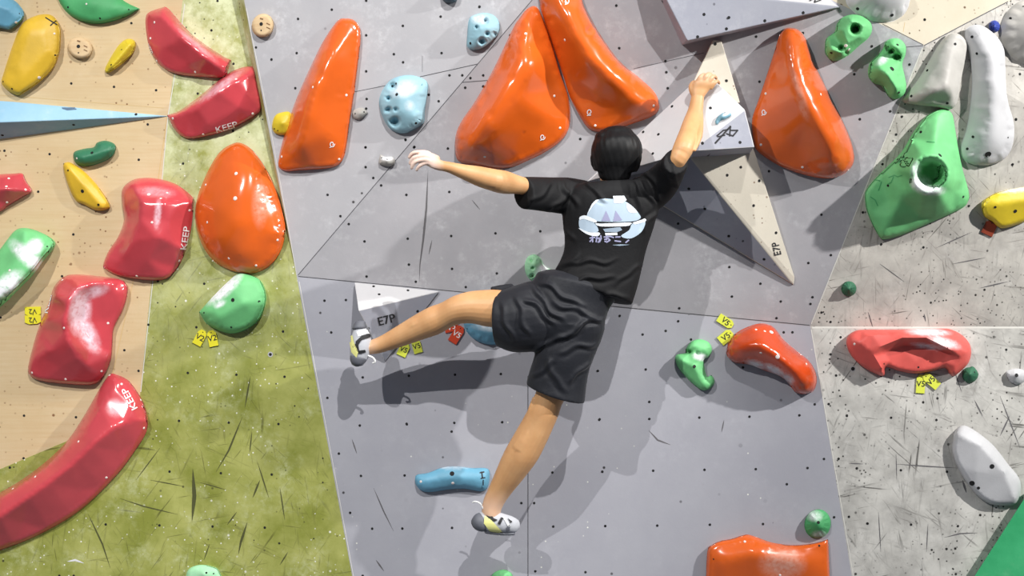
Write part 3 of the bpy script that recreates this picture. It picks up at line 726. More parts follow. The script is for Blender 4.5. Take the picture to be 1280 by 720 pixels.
o = hold('climbing_hold', 'four-sided red block hold with upright lettering, left of the orange egg hold', GR,
    [(152,240),(158,230),(172,223),(195,223),(220,230),(240,245),(243,253),(240,285),(232,315),(222,335),(207,349),(180,350),(150,345),(132,337),(129,331),(135,315),(148,295),(155,275),(153,258)],
    M['red'], .03, ridges=[[(168,231,.07),(177,251,.13),(176,275,.13),(164,305,.10),(152,325,.06)], [(178,253,.13),(205,254,.13),(241,254,.06)], [(176,300,.115),(200,297,.135),(232,312,.06)]], spots=[(210,275,.12),(161,262,.055),(155,285,.05),(185,325,.085)], sm=2, lip=5,
    screws=[(186,243,.007),(209,241),(190,278),(171,345),(224,326),(237,263),(201,248)], chalk=[(197,268,5,22,.1,.7),(195,240,28,8,.1,.3)])  # wide pale patch on the top face is painted ceiling sheen
keep(o, 231.5, 298, 11, math.radians(-82))
o = hold('climbing_hold', 'big red hold with a chalked crescent scoop, beside two yellow tags', GR,
    [(62,375),(68,358),(80,346),(95,343),(130,346),(150,349),(158,355),(160,365),(155,385),(143,410),(141,430),(139,450),(130,470),(115,481),(80,480),(50,476),(38,470),(35,460),(42,430),(50,405)],
    M['red'], .03, ridges=[[(140,352,.07),(118,353,.10),(98,359,.13),(86,376,.15),(81,404,.155),(86,428,.145),(100,448,.12),(118,465,.07)], [(110,375,.07),(103,400,.06),(112,425,.055)], [(42,450,.05),(62,437,.10),(90,438,.13)]],
    spots=[(145,365,.06),(130,400,.04),(60,400,.09),(70,370,.10),(75,460,.07)], sm=2, lip=5,
    screws=[(153,357),(135,404),(40,466),(82,474),(127,464),(80,410),(78,350)], chalk=[(100,390,16,34,.1,1.0),(108,415,14,34,-.5,.75),(118,365,22,9,-.3,.6)])
keep(o, 60, 378, 10.5, math.radians(-76))
o = hold('climbing_hold', 'long curved red rail hold, lowest of the red ones, at the left edge', GR,
    [(135,470),(142,467),(160,475),(172,490),(180,505),(185,525),(183,540),(170,562),(145,595),(100,638),(50,668),(0,688),(-80,712),(-100,680),(-60,650),(-20,627),(0,616),(30,598),(60,575),(85,550),(105,520),(125,485)],
    M['red'], .025, ridges=[[(182,524,.05),(160,527,.10),(142,534,.135),(118,553,.15),(88,582,.15),(50,611,.15),(0,645,.14),(-60,672,.10)], [(146,480,.06),(125,510,.085),(98,548,.09),(60,583,.09),(0,624,.09)]],
    spots=[(150,562,.065),(100,612,.065),(30,655,.065),(165,505,.08)], sm=2, lip=5, screws=[(137,469),(152,480),(176,500),(133,597),(98,552),(44,596),(16,611),(180,535)], chalk=[(145,510,14,14,0,.35)])
keep(o, 162, 499, 11, math.radians(-118))
o = hold('climbing_hold', 'red hold cut off by the left edge, above the green fin', GR,
    [(-40,225),(-10,219),(15,217),(28,217),(32,225),(40,239),(30,246),(10,258),(0,265),(-40,280)],
    M['red'], .02, ridges=[[(-30,238,.08),(10,236,.08),(37,239,.03)]], spots=[(5,225,.05),(-5,250,.05)], sm=2, lip=4, screws=[(11,223),(8,233),(32,237),(9,253)])
o = hold('climbing_hold', 'wide coral red jug hold with a chalky pocket, under the white wall\'s seam', GR,
    [(1058,430),(1060,420),(1068,414),(1080,412),(1120,412),(1165,411),(1185,411),(1200,417),(1211,428),(1214,440),(1211,453),(1203,462),(1195,469),(1190,470),(1186,466),(1181,460),(1165,464),(1145,467),(1125,464),(1108,459),(1106,468),(1102,470),(1090,465),(1075,456),(1063,443)],
    M['coral'], .04, ridges=[[(1075,428,.08),(1090,440,.085),(1103,462,.07)], [(1085,420,.085),(1120,416,.09),(1160,416,.09),(1190,424,.085),(1205,440,.08),(1193,463,.06)],
      [(1101,433,.10),(1128,422,.11),(1158,422,.11),(1188,437,.10)], [(1106,440,.055),(1130,433,.05),(1158,433,.05),(1184,442,.055)]], spots=[(1145,452,.05),(1112,452,.05),(1178,452,.05)], sm=0, lip=4, sharp=50,
    screws=[(1068,430)], holes=[(1148,459,.004),(1105,455,.004)], chalk=[(1160,415,32,6,.05,1.0),(1180,428,24,7,.3,.9),(1160,433,26,4,.15,.7)])

# ------------------------------------------------------------------ yellow, green, blue, white holds
GY = 'yellow holds'
o = hold('climbing_hold', 'large flat yellow hold with a black cross scribble, at the upper left', GY,
    [(2,104),(5,90),(14,62),(25,34),(35,24),(52,18),(66,20),(75,33),(76,50),(74,68),(66,86),(48,104),(24,120,1),(12,115)], M['yellow'], .035,
    ridges=[[(35,40,.06),(55,40,.06),(60,65,.06),(30,95,.055),(20,85,.055),(35,40,.06)]], sm=4, lip=6, holes=[(4,102,.004),(15,111,.004),(69,69,.004)], screws=[(49,97,.006),(68,42,.004)])
decal(o, 'scribble', stroke([(57, 22), (71, 31)], 1.4)+stroke([(63, 32), (70, 26)], 1.3), M['ink'], spacing=1.4)
hold('climbing_hold', 'small slanted yellow hold beside the round wooden disc', GY, [(131,88),(136,76),(148,57),(158,49),(167,50),(170,57),(165,68),(150,82),(136,91)], M['yellow2'], .03, ridges=[[(140,83,.05),(162,56,.055)]], sm=5, lip=5, holes=[(139,81,.004),(152,62,.003)])
hold('climbing_hold', 'slim yellow hold with a central bolt, below the small green bean', GY, [(79,207),(83,203),(90,204),(105,214),(122,232),(137,255),(134,262),(120,263),(105,256),(94,250),(84,228)], M['yellow'], .025, ridges=[[(88,212,.04),(105,232,.05),(125,256,.04)]], sm=4, lip=4, holes=[(103,239,.007),(85,213,.004),(123,256,.005)])
hold('climbing_hold', 'small yellow hold half hidden by the tall orange fin', GY, [(340,158),(343,146),(350,141),(363,141),(364,160),(358,168),(350,169),(343,166)], M['yellow2'], .02, spots=[(353,154,.04)], sm=5, lip=5, holes=[(343,161,.003),(347,163,.003)])
hold('climbing_hold', 'yellow hold cut off by the right edge, brown tag under it', GY, [(1227,258),(1230,250),(1245,241),(1265,236),(1295,234),(1310,255),(1285,275),(1262,284),(1250,285),(1240,277),(1230,270)], M['yellow2'], .03, ridges=[[(1245,255,.05),(1290,250,.055)]], sm=5, lip=5, holes=[(1269,264,.007),(1244,259,.005)], chalk=[(1272,237,30,4,-.12,.7)])

GG = 'green holds'
hold('climbing_hold', 'green leaf-shaped hold cut off by the top edge', GG, [(73,0),(70,-14),(110,-24),(140,-10),(158,3),(175,11,1),(160,20),(140,27),(120,30),(100,26),(84,16)], M['green'], .03, spots=[(115,5,.06),(145,10,.05)], sm=4, lip=7, holes=[(85,9,.004),(125,23,.004),(161,12,.003)], screws=[(108,5,.004)])
hold('climbing_hold', 'small dark green bean hold under the blue wedge volume', GG, [(92,198),(93,190),(105,186),(117,184),(122,178),(133,176),(143,180),(145,187),(140,196),(128,203),(110,208),(97,206)], plastic('bottle_green_polyurethane', (52, 122, 88), .5), .03, ridges=[[(103,197,.05),(135,188,.05)]], sm=5, lip=6, holes=[(115,191,.006)], screws=[(96,198,.004)])
hold('climbing_hold', 'green fin hold with a chalk white face, at the left edge', GG, [(-50,375),(-25,345),(5,305),(18,289),(28,285),(42,287),(60,295),(69,303),(66,312),(55,325),(40,345),(20,365),(5,380),(-20,398),(-50,405)], M['green2'], .03,
    ridges=[[(31,291,.07),(30,308,.09),(18,330,.10),(-5,355,.10),(-35,380,.08)], [(62,306,.07),(40,336,.10),(15,362,.11),(-20,388,.08)]], spots=[(5,325,.06)], sm=3, lip=4, holes=[(59,308,.003)], screws=[(12,338,.005)], chalk=[(36,322,12,36,-.85+1.57*0,1.0),(42,310,12,16,.75,1.0),(8,356,14,30,.9,1.0)])
hold('climbing_hold', 'rounded green hold chalked along its top edge, under the orange egg', GG, [(249,390,1),(265,372),(285,352),(298,342),(310,343),(325,350),(332,365),(332,380),(325,398),(310,411),(290,417),(270,412),(257,403)], M['green2'], .04, ridges=[[(262,388,.07),(290,362,.08),(303,352,.07)], [(275,396,.08),(305,380,.09)]], sm=5, lip=7, holes=[(291,375,.0075),(324,377,.005),(255,391,.004),(289,409,.004)], chalk=[(280,361,34,11,-.72,1.0),(275,380,10,5,-.5,.7)])
hold('climbing_hold', 'pale green hold peeking in at the bottom edge of the green wall', GG, [(233,718),(238,710),(250,706),(265,708),(274,714),(277,735),(234,735)], M['mint'], .03, spots=[(255,718,.05)], sm=5, lip=5, holes=[(258,716,.004),(267,717,.003)])
hold('climbing_hold', 'green hold whose top just shows under the climber\'s lower foot', GG, [(614,722),(619,715),(628,712),(636,714),(641,721),(639,740),(616,740)], M['green2'], .025, spots=[(628,722,.04)], sm=5, lip=5)
hold('climbing_hold', 'mint green hold half behind the climber\'s left hip', GG, [(656,330),(660,321),(668,318),(675,322),(681,332),(694,340),(700,350),(685,360),(672,355),(662,349),(657,341)], M['mint'], .035, spots=[(668,330,.06),(680,346,.05)], sm=5, lip=6, dips=[(664,326,3,.02),(666,335,3,.02),(665,345,4,.03)], holes=[(665,327,.003),(667,334,.003),(666,345,.006)], chalk=[(678,338,10,12,.6,.8)])
o = hold('climbing_hold', 'seahorse-shaped green hold on the lower grey wall', GG, [(844,448),(847,443),(858,441),(857,437),(864,427),(875,424),(886,428),(890,437),(886,446),(880,450),(881,462),(884,471),(889,469),(893,475),(892,481),(885,487),(876,487),(862,476),(848,460)], M['green2'], .03, ridges=[[(852,450,.055),(868,458,.06),(880,480,.05)], [(868,432,.05),(880,438,.05)]], dips=[(862,440,4,.03),(872,442,4,.02)], sm=4, lip=4, holes=[(868,458,.006)], chalk=[(875,446,12,6,.2,.9)])
hold('climbing_hold', 'green two-lobed hold with a finger pocket, right under the round white one', GG, [(1031,58),(1033,48),(1043,40),(1046,30),(1053,22),(1065,18),(1078,20),(1088,28),(1090,38),(1085,48),(1073,58),(1062,68),(1050,75),(1040,76),(1032,68)], M['green2'], .035, ridges=[[(1052,38,.09),(1064,26,.10),(1080,32,.09),(1076,46,.09),(1060,54,.09),(1052,38,.09)], [(1040,62,.08),(1052,66,.08)]], spots=[(1050,55,.06)], dips=[(1069,36,9,.09),(1052,60,5,.04),(1058,66,4,.03)], sm=1, lip=5, holes=[(1067,40,.006),(1039,66,.005)], screws=[(1057,57,.006),(1061,62,.006)])
hold('climbing_hold', 'green bulbous hold with three pockets, at the grey wall\'s right corner', GG, [(1085,88),(1088,78),(1098,68),(1104,60),(1107,52),(1115,48),(1125,49),(1132,57),(1132,68),(1128,80),(1131,95),(1133,108),(1130,118),(1120,124),(1110,120),(1102,108),(1092,104),(1086,97)], M['green2'], .035, ridges=[[(1098,85,.11),(1108,92,.13),(1120,110,.10)], [(1115,56,.08),(1124,60,.08)]], dips=[(1114,64,5,.05),(1121,71,6,.07),(1106,61,5,.05)], sm=4, lip=6, holes=[(1115,86,.009),(1122,56,.005),(1124,115,.006)], chalk=[(1102,76,12,6,-.5,.5)])
big = hold('climbing_hold', 'large green volcano hold with a round hole in the middle', GG,
    [(1081,246),(1083,237),(1095,222),(1125,192),(1140,168),(1155,148),(1170,138),(1182,136),(1190,142),(1193,155),(1197,180),(1203,210),(1211,240),(1210,252),(1200,262),(1160,280),(1130,293),(1108,299),(1100,297),(1090,280),(1083,262)], M['green2'], .03,
    ridges=[[(x, y, .20) for x, y in ellipse(1163, 217, 22, 21, 16)]+[(1185, 217, .20)], [(1105,290,.05),(1125,250,.09),(1140,225,.15)], [(1172,146,.05),(1168,180,.12)], [(x, y, .06) for x, y in ellipse(1163, 217, 11, 11, 10)]],
    spots=[(1163,217,.055),(1120,212,.07),(1195,240,.07),(1150,270,.06),(1110,250,.05)], sm=3, lip=5, holes=[(1151,165,.005),(1175,194,.008),(1204,246,.005),(1122,199,.005),(1110,232,.005)], chalk=[(1152,230,17,13,.4,1.0),(1165,238,20,8,0,.8),(1145,215,8,18,0,.6)])
for nm_, lst in (('scratch', [[(1111,222),(1118,219),(1122,221),(1128,219)], [(1117,221),(1114,228),(1110,230)], [(1094,225),(1100,226)], [(1088,246),(1094,250),(1097,257)], [(1098,238),(1102,227)], [(1159,177),(1168,178)]]),):
    for q in lst: decal(big, nm_, stroke(q, 1.1), M['green'], spacing=1.6)
hold('climbing_hold', 'round green knob smeared with chalk, above the square orange hold', GG, ellipse(1022, 655, 16.5, 18.5, 14, .2), M['green'], .02, spots=[(1022,655,.05),(1018,648,.045),(1028,660,.045)], sm=4, lip=7, holes=[(1023,653,.006)], chalk=[(1018,645,12,9,0,.5),(1024,668,12,6,0,.4)])
hold('climbing_hold', 'tiny dark green knob alone on the upper white wall', GG, ellipse(1061, 361, 9.5, 9.5, 12), M['greend'], .02, spots=[(1061,361,.045)], sm=5, lip=5, holes=[(1064,361,.003)])
hold('climbing_hold', 'tiny dark green knob touching the coral jug\'s right end', GG, [(1203,465),(1207,460),(1212,459),(1216,458),(1221,463),(1223,469),(1219,476),(1211,479),(1204,474)], M['greend'], .02, spots=[(1213,468,.045)], sm=5, lip=5, holes=[(1218,465,.004)])

GB_ = 'blue holds'
hold('climbing_hold', 'pale blue hold cut off by the top left corner', GB_, [(-25,-10),(5,-8),(14,-2),(22,4),(30,15),(29,24),(22,31),(12,37),(4,36),(-25,28)], M['blue2'], .03, ridges=[[(-10,5,.06),(10,12,.06),(22,24,.04)]], sm=4, lip=5, holes=[(24,17,.003)], screws=[(20,28,.005)])
hold('climbing_hold', 'large cratered pale blue hold in the middle of the upper left grey wall', GB_, [(474,130),(477,115),(487,101),(500,95),(515,94),(530,99),(535,106),(534,120),(531,140),(530,153),(520,161),(505,167),(490,163),(480,150)], M['blue'], .03,
    spots=[(497,118,.07),(510,125,.07),(500,140,.07),(520,115,.06),(518,145,.06)], dips=[(494,152,8,.05),(486,123,4,.03),(486,137,5,.03),(495,137,4,.02),(491,108,6,.05)], sm=5, lip=8, holes=[(496,118,.006),(520,154,.005),(490,108,.006),(495,105,.005)], chalk=[(505,112,20,12,-.3,.55),(512,132,8,8,0,.35)])
hold('climbing_hold', 'smaller cratered pale blue hold beside the left orange petal', GB_, [(586,25),(592,19),(605,16),(617,19),(624,28),(624,40),(615,52),(604,60),(592,63),(584,58),(584,45)], M['blue'], .028, spots=[(600,35,.06),(610,35,.058),(598,48,.055)], dips=[(602,51,6,.03),(609,42,4,.02),(596,34,3.5,.02),(607,26,5,.03),(618,42,4,.02)], sm=4, lip=7, holes=[(607,26,.008),(596,35,.005),(588,54,.005)], chalk=[(600,24,14,8,0,.4)])
hold('climbing_hold', 'dark teal hold barely peeking in at the top edge', GB_, [(551,-8),(553,0),(560,4),(568,3),(572,-2),(572,-14),(552,-14)], plastic('slate_blue_polyurethane', (70, 96, 108), .6), .03, spots=[(562,-6,.05)], sm=5, lip=5)
hold('climbing_hold', 'rounded sky blue hold behind the climber\'s left thigh', GB_, ellipse(616, 400, 37, 31, 16), M['blue2'], .02, dome=.09, sm=16, lip=7, holes=[(584,411,.003)], chalk=[(612,410,26,6,.1,.5)])
o = hold('climbing_hold', 'flat blue bar hold left of the climber\'s lower shin', GB_, [(519,597),(522,593),(535,591),(550,585),(560,583),(575,583),(590,585),(607,585),(612,590),(611,605),(606,613),(598,614),(580,611),(560,612),(540,615),(528,614),(520,606)], M['blue2'], .03, ridges=[[(530,602,.05),(562,597,.055),(600,599,.05)]], sm=5, lip=6, holes=[(565,592,.009)], screws=[(526,602,.005),(566,604,.006)], chalk=[(565,584,30,3,0,.4)])
decal(o, 'maker_mark', stroke([(600,591),(605,590)], 1.6)+stroke([(602,590),(603,597)], 1.6)+stroke([(601,598),(606,597)], 1.4)+stroke([(604,600),(604,606)], 1.2), M['ink'], spacing=1.4)
hold('climbing_hold', 'tiny teal crimp on the white volume, below the climber\'s right hand', GB_, [(894,152),(897,146),(904,141),(911,140),(914,144),(909,148),(901,151),(896,156)], M['teal'], .012, spots=[(903,146,.026)], sm=4, lip=3, spacing=1.0, on=star, ref=(903, 148), holes=[(897,147,.0025),(906,141,.0025)], chalk=[(908,142,7,2.5,-.4,.8)])
hold('climbing_hold', 'small navy blue ball hold by the top of the long white hold', GB_, ellipse(1243, 33, 7, 7.5, 12), M['navy'], .02, spots=[(1243,33,.045)], sm=5, lip=5, holes=[(1242,32,.003)])

GW = 'white and grey holds'
hold('climbing_hold', 'round white dome hold at the top edge, above the two-lobed green hold', GW, [(1057,0),(1063,11),(1076,22),(1095,28),(1115,27),(1130,18),(1136,5),(1135,-15),(1095,-38),(1060,-22)], M['white'], .012, dome=.10, sm=20, lip=8, square=True, holes=[(1072,11,.006),(1115,19,.006)])
hold('climbing_hold', 'white winged hold with a hollow lower face, above the green volcano', GW, [(1128,127),(1131,120),(1150,95),(1170,60),(1180,47),(1190,41),(1200,44),(1206,54),(1205,70),(1197,110),(1193,130),(1185,137),(1170,134),(1145,131)], M['offwhite'], .03,
    ridges=[[(1190,48,.04),(1184,75,.07),(1180,98,.095),(1165,106,.09),(1145,116,.05)], [(1182,98,.095),(1190,125,.05)]], spots=[(1165,125,.035),(1180,120,.04),(1196,80,.045)], sm=8, square=True, lip=5, holes=[(1194,55,.005),(1159,88,.005),(1139,120,.005),(1184,129,.005)])
hold('climbing_hold', 'long curved white hold standing upright near the right edge', GW, [(1206,45),(1208,36),(1218,31),(1230,33),(1245,45),(1254,60),(1256,80),(1258,120),(1266,150),(1267,170),(1262,190),(1248,203),(1228,207),(1210,204),(1201,195),(1201,182),(1208,160),(1213,130),(1215,100),(1212,70)], M['white'], .018,
    ridges=[[(1222,40,.045),(1233,65,.075),(1238,110,.085),(1236,150,.08),(1232,185,.055)]], spots=[(1245,175,.06),(1250,110,.06)], sm=24, lip=11, square=True, holes=[(1215,46,.005),(1221,67,.005),(1235,193,.012),(1260,172,.003),(1216,171,.005),(1209,186,.005)])
hold('climbing_hold', 'round off-white dome hold cut off by the right edge', GW, ellipse(1292, 40, 42, 43, 16), M['offwhite'], .012, dome=.10, sm=20, lip=8, square=True, holes=[(1263,23,.005),(1279,8,.003)])
hold('climbing_hold', 'flat white shield hold low on the white wall', GW, [(1191,550),(1193,540),(1202,532),(1215,536),(1240,555),(1260,580),(1274,598),(1276,615),(1270,630),(1255,632),(1238,630),(1222,620),(1207,602),(1195,580),(1190,563)], M['white'], .03, ridges=[[(1200,545,.05),(1225,556,.07),(1255,590,.07),(1268,622,.05)]], spots=[(1220,590,.055)], sm=1, lip=5, sharp=35, holes=[(1240,583,.009),(1215,604,.010),(1223,610,.006)])
hold('climbing_hold', 'small white knob with a black bolt at the right edge', GW, [(1257,467),(1262,462),(1275,461),(1283,466),(1282,475),(1273,481),(1262,477)], M['white'], .02, spots=[(1270,469,.04)], sm=5, lip=5, holes=[(1271,469,.007)])
hold('climbing_hold', 'tiny grey stone-like hold between the orange fin and the cratered blue one', GW, [(440,141),(445,136),(454,135),(460,141,1),(452,149),(443,149)], M['greyhold'], .014, spots=[(450,142,.025)], sm=4, lip=4, holes=[(444,142,.003),(455,140,.003)])
hold('climbing_hold', 'tiny grey crimp beside the climber\'s reaching fingers', GW, [(474,205),(475,193,1),(482,196),(491,196),(494,203),(488,208)], M['greyhold'], .02, spots=[(483,200,.035)], sm=4, lip=4, holes=[(477,197,.003),(484,199,.003)], chalk=[(484,198,10,4,0,.8)])
for (cx, cy, rx, ry, lab) in [(100, 60, 16, 13.5, 'round wooden disc hold on the bare plywood'), (328.5, 32, 13.8, 15, 'round wooden disc hold on the grey wall\'s left edge')]:
    o = hold('wooden_disc_hold', lab, 'round wooden holds', ellipse(cx, cy, rx, ry, 14, .3), M['wood'], .028, spots=[(cx, cy, .030)], sm=4, lip=4, holes=[(cx-2, cy-2, .007), (cx-2, cy+6, .003)])
    decal(o, 'stamp', stroke([(cx+5, cy-3), (cx+9, cy-1)], 1.1)+stroke([(cx+5, cy+2), (cx+9, cy+4)], 1.1)+stroke([(cx-3, cy-9), (cx, cy-8)], 1.6), plain('burnt_stamp', (120, 88, 56), .8), spacing=1.2)

# ------------------------------------------------------------------ route tags
def route_tag(label, cx, cy, w_, h_, ang, mat, txt, tsize, tang=0, ink='ink', lift=.006):
    """a bent plastic tag with a clipped end, a fixing hole and its grade"""
    ca, sa = math.cos(ang), math.sin(ang)
    sh = [(-w_/2, -h_/2), (w_/2, -h_/2), (w_/2, h_*.3), (w_*.25, h_/2), (-w_*.25, h_/2), (-w_/2, h_*.3)]
    q = [(cx+x*ca-y*sa, cy+x*sa+y*ca) for x, y in sh]
    p0, n0, _ = wall_at(cx, cy)
    top = [plane_hit(x, y, p0+n0*lift, n0) for x, y in q]; bot = [plane_hit(x, y, p0+n0*.0005, n0) for x, y in q]
    n = len(q); fs = [tuple(range(n)), tuple(range(2*n-1, n-1, -1))]+[(i, n+i, n+(i+1) % n, (i+1) % n) for i in range(n)]
    if (top[1]-top[0]).cross(top[2]-top[0]).dot(n0) < 0: fs = [tuple(reversed(f)) for f in fs]
    o = obj('route_tag', top+bot, fs, mat, origin=p0, smooth=False)
    ALL[o.name] = BVHTree.FromPolygons(top+bot, fs)
    tag(o, label, 'route tag', 'plastic grade tags')
    if txt: text(o, txt, cx-(-h_*.08)*sa*0, cy, tsize, ang+tang, M[ink], name='grade_lettering', lift=.0008)
    hx, hy = cx-(h_*.38)*sa, cy+(h_*.38)*ca
    fasten(o, 'bolt_hole', [(hx, hy, .0022)], .0022)
    return o
route_tag('upper yellow tag of the pair left of the chalked red hold', 41, 389, 20, 11, math.radians(-2), M['tagy'], 'V2', 9, math.pi)
route_tag('lower yellow tag of the pair left of the chalked red hold', 41, 399.5, 20, 11, math.radians(-3), M['tagy'], 'V2', 9, math.pi)
route_tag('yellow tag tilted left under the chalked rounded green hold', 250, 422, 11.5, 20, math.radians(208), M['tagy'], 'V2', 10, math.pi)
route_tag('yellow tag hanging straighter under the chalked rounded green hold', 265.5, 423, 11.5, 20, math.radians(168), M['tagy'], 'V2', 10, math.pi)
route_tag('lime tag above its twin, left of the orange red kidney hold', 907, 402, 11, 21, math.radians(-58), M['tagg'], 'V5', 10, math.radians(100))
route_tag('lime tag partly tucked under the orange red kidney hold', 907.5, 421, 13, 19, math.radians(-130), M['tagg'], 'V5', 10, math.radians(95))
route_tag('red tag mostly hidden behind the climber\'s left knee', 564, 409, 11, 17, math.radians(-105), M['tagr'], 'V5', 10, math.radians(85), 'whiteink')
route_tag('red tag hanging free under the climber\'s left knee', 571, 418, 12, 23, math.radians(212), M['tagr'], 'V5', 10, math.pi, 'whiteink', lift=.008)
route_tag('lime tag under the climber\'s left calf, the one nearer the foot', 504.5, 437, 12, 17, math.radians(205), M['tagg'], 'V5', 9, math.pi)
route_tag('lime tag under the climber\'s left calf, the one nearer the knee', 521, 433, 11, 17, math.radians(165), M['tagg'], 'V5', 9, math.pi)
route_tag('lime tag hanging straight down under the coral jug', 1151, 480, 11, 23, math.radians(184), M['tagg'], 'V5', 10, math.pi)
route_tag('lime tag slanting right under the coral jug', 1164, 476, 11, 23, math.radians(130), M['tagg'], 'V5', 10, math.radians(180), lift=.008)
route_tag('brown red tag under the yellow hold at the right edge', 1237, 285, 15, 18, math.radians(205), M['tagb'], '', 9)

# ------------------------------------------------------------------ the climber
P_wall = P; DY = .09                        # the whole figure hangs this much nearer the wall
def P(px, py, y): return P_wall(px, py, y+DY)
def cr(a, b, c, d, t): return .5*((2*b)+(-a+c)*t+(2*a-5*b+4*c-d)*t*t+(-a+3*b-3*c+d)*t**3)
class Body:
    def __init__(s): s.v = []; s.f = []
    def rings(s, rs, cap=(.35, .35)):
        n = len(rs[0]); o = len(s.v)
        cs = [sum(r, Vector())/n for r in rs]
        def ring_cap(r, c, dirv, k):
            rad = sum((p-c).length for p in r)/n
            return [[c+(p-c)*f+dirv*rad*k*g for p in r] for f, g in ((.85, .45), (.5, .85))], c+dirv*rad*k
        t0 = (cs[0]-cs[1]).normalized(); t1 = (cs[-1]-cs[-2]).normalized()
        a, pa = ring_cap(rs[0], cs[0], t0, cap[0]); b, pb_ = ring_cap(rs[-1], cs[-1], t1, cap[1])
        allr = a[::-1]+rs+b
        for r in allr: s.v += r
        m = len(allr)
        for k in range(m-1):
            for i in range(n): s.f.append((o+k*n+i, o+k*n+(i+1) % n, o+(k+1)*n+(i+1) % n, o+(k+1)*n+i))
        s.v += [pa, pb_]
        for i in range(n):
            s.f.append((len(s.v)-2, o+(i+1) % n, o+i)); s.f.append((len(s.v)-1, o+(m-1)*n+i, o+(m-1)*n+(i+1) % n))
    def loft(s, secs, n=24, sub=4, cap=(.35, .35), pw=1.0):
        """secs: (px,py of one outline edge, px,py of the other, y depth, thickness ratio or metres if <0)"""
        A = [P(q[0], q[1], q[4]) for q in secs]; B = [P(q[2], q[3], q[4]) for q in secs]
        T = [q[5] for q in secs]; m = len(secs); rs = []
        A2, B2, T2 = [], [], []
        for i in range(m-1):
            i0, i3 = max(i-1, 0), min(i+2, m-1)
            for j in range(sub):
                t = j/sub; A2.append(cr(A[i0], A[i], A[i+1], A[i3], t)); B2.append(cr(B[i0], B[i], B[i+1], B[i3], t)); T2.append(cr(T[i0], T[i], T[i+1], T[i3], t))
        A2.append(A[-1]); B2.append(B[-1]); T2.append(T[-1])
        cs = [(a+b)/2 for a, b in zip(A2, B2)]
        pbv = None
        for i, c in enumerate(cs):
            tg = (cs[min(i+1, len(cs)-1)]-cs[max(i-1, 0)]).normalized()
            a = (B2[i]-A2[i])/2; b = a.cross(tg)
            b = b.normalized() if b.length > 1e-6 else Vector((0, 1, 0))
            if abs(b.y) < .35: b = (b+Vector((0, .6 if b.y >= 0 else -.6, 0))).normalized()
            if pbv and b.dot(pbv) < 0: b = -b
            pbv = b
            th = a.length*T2[i] if T2[i] > 0 else -T2[i]
            r = []
            for k in range(n):
                x, y = math.cos(2*math.pi*k/n), math.sin(2*math.pi*k/n)
                x = math.copysign(abs(x)**pw, x); y = math.copysign(abs(y)**pw, y)
                r.append(c+a*x+b*th*y)
            rs.append(r)
        s.rings(rs, cap)
    def tube(s, pts, rad, n=12, sub=3, cap=(.8, .8)):
        m = len(pts); q, rr = [], []
        for i in range(m-1):
            i0, i3 = max(i-1, 0), min(i+2, m-1)
            for j in range(sub):
                t = j/sub; q.append(cr(pts[i0], pts[i], pts[i+1], pts[i3], t)); rr.append(rad[i]+(rad[i+1]-rad[i])*t)
        q.append(pts[-1]); rr.append(rad[-1])
        up = Vector((.3, .2, 1)).normalized(); rs = []
        for i, c in enumerate(q):
            tg = (q[min(i+1, len(q)-1)]-q[max(i-1, 0)]).normalized()
            u = (up-tg*up.dot(tg)); u = u.normalized() if u.length > 1e-4 else tg.orthogonal().normalized(); w_ = tg.cross(u); up = u
            rs.append([c+(u*math.cos(2*math.pi*k/n)+w_*math.sin(2*math.pi*k/n))*rr[i] for k in range(n)])
        s.rings(rs, cap)
    def ball(s, c, r, n=20, m=12, rot=None):
        rs = []
        for j in range(1, m):
            ph = math.pi*j/m
            ring = []
            for k in range(n):
                d = Vector((math.sin(ph)*math.cos(2*math.pi*k/n)*r[0], math.sin(ph)*math.sin(2*math.pi*k/n)*r[1], math.cos(ph)*r[2]))
                if rot: d = rot @ d
                ring.append(c+d)
            rs.append(ring)
        s.rings(rs, (.6, .6))
def remeshed(b, voxel, smooth_it=4, fac=.5):
    """one continuous skin from overlapping shapes"""
    me = bpy.data.meshes.new('tmp'); me.from_pydata([tuple(v) for v in b.v], [], b.f); me.update()
    bm = bmesh.new(); bm.from_mesh(me); bmesh.ops.recalc_face_normals(bm, faces=bm.faces); bm.to_mesh(me); bm.free()
    o = bpy.data.objects.new('tmp', me); C.objects.link(o)
    r = o.modifiers.new('r', 'REMESH'); r.mode = 'VOXEL'; r.voxel_size = voxel
    if smooth_it:
        sm = o.modifiers.new('s', 'SMOOTH'); sm.iterations = smooth_it; sm.factor = fac
    bpy.context.view_layer.update()
    m2 = bpy.data.meshes.new_from_object(o.evaluated_get(bpy.context.evaluated_depsgraph_get()))
    vs = np.empty(len(m2.vertices)*3); m2.vertices.foreach_get('co', vs); vs = vs.reshape(-1, 3)
    ns = np.empty(len(m2.vertices)*3); m2.vertices.foreach_get('normal', ns); ns = ns.reshape(-1, 3)
    fs = [tuple(p.vertices) for p in m2.polygons]
    bpy.data.objects.remove(o); bpy.data.meshes.remove(me); bpy.data.meshes.remove(m2)
    return vs, ns, fs
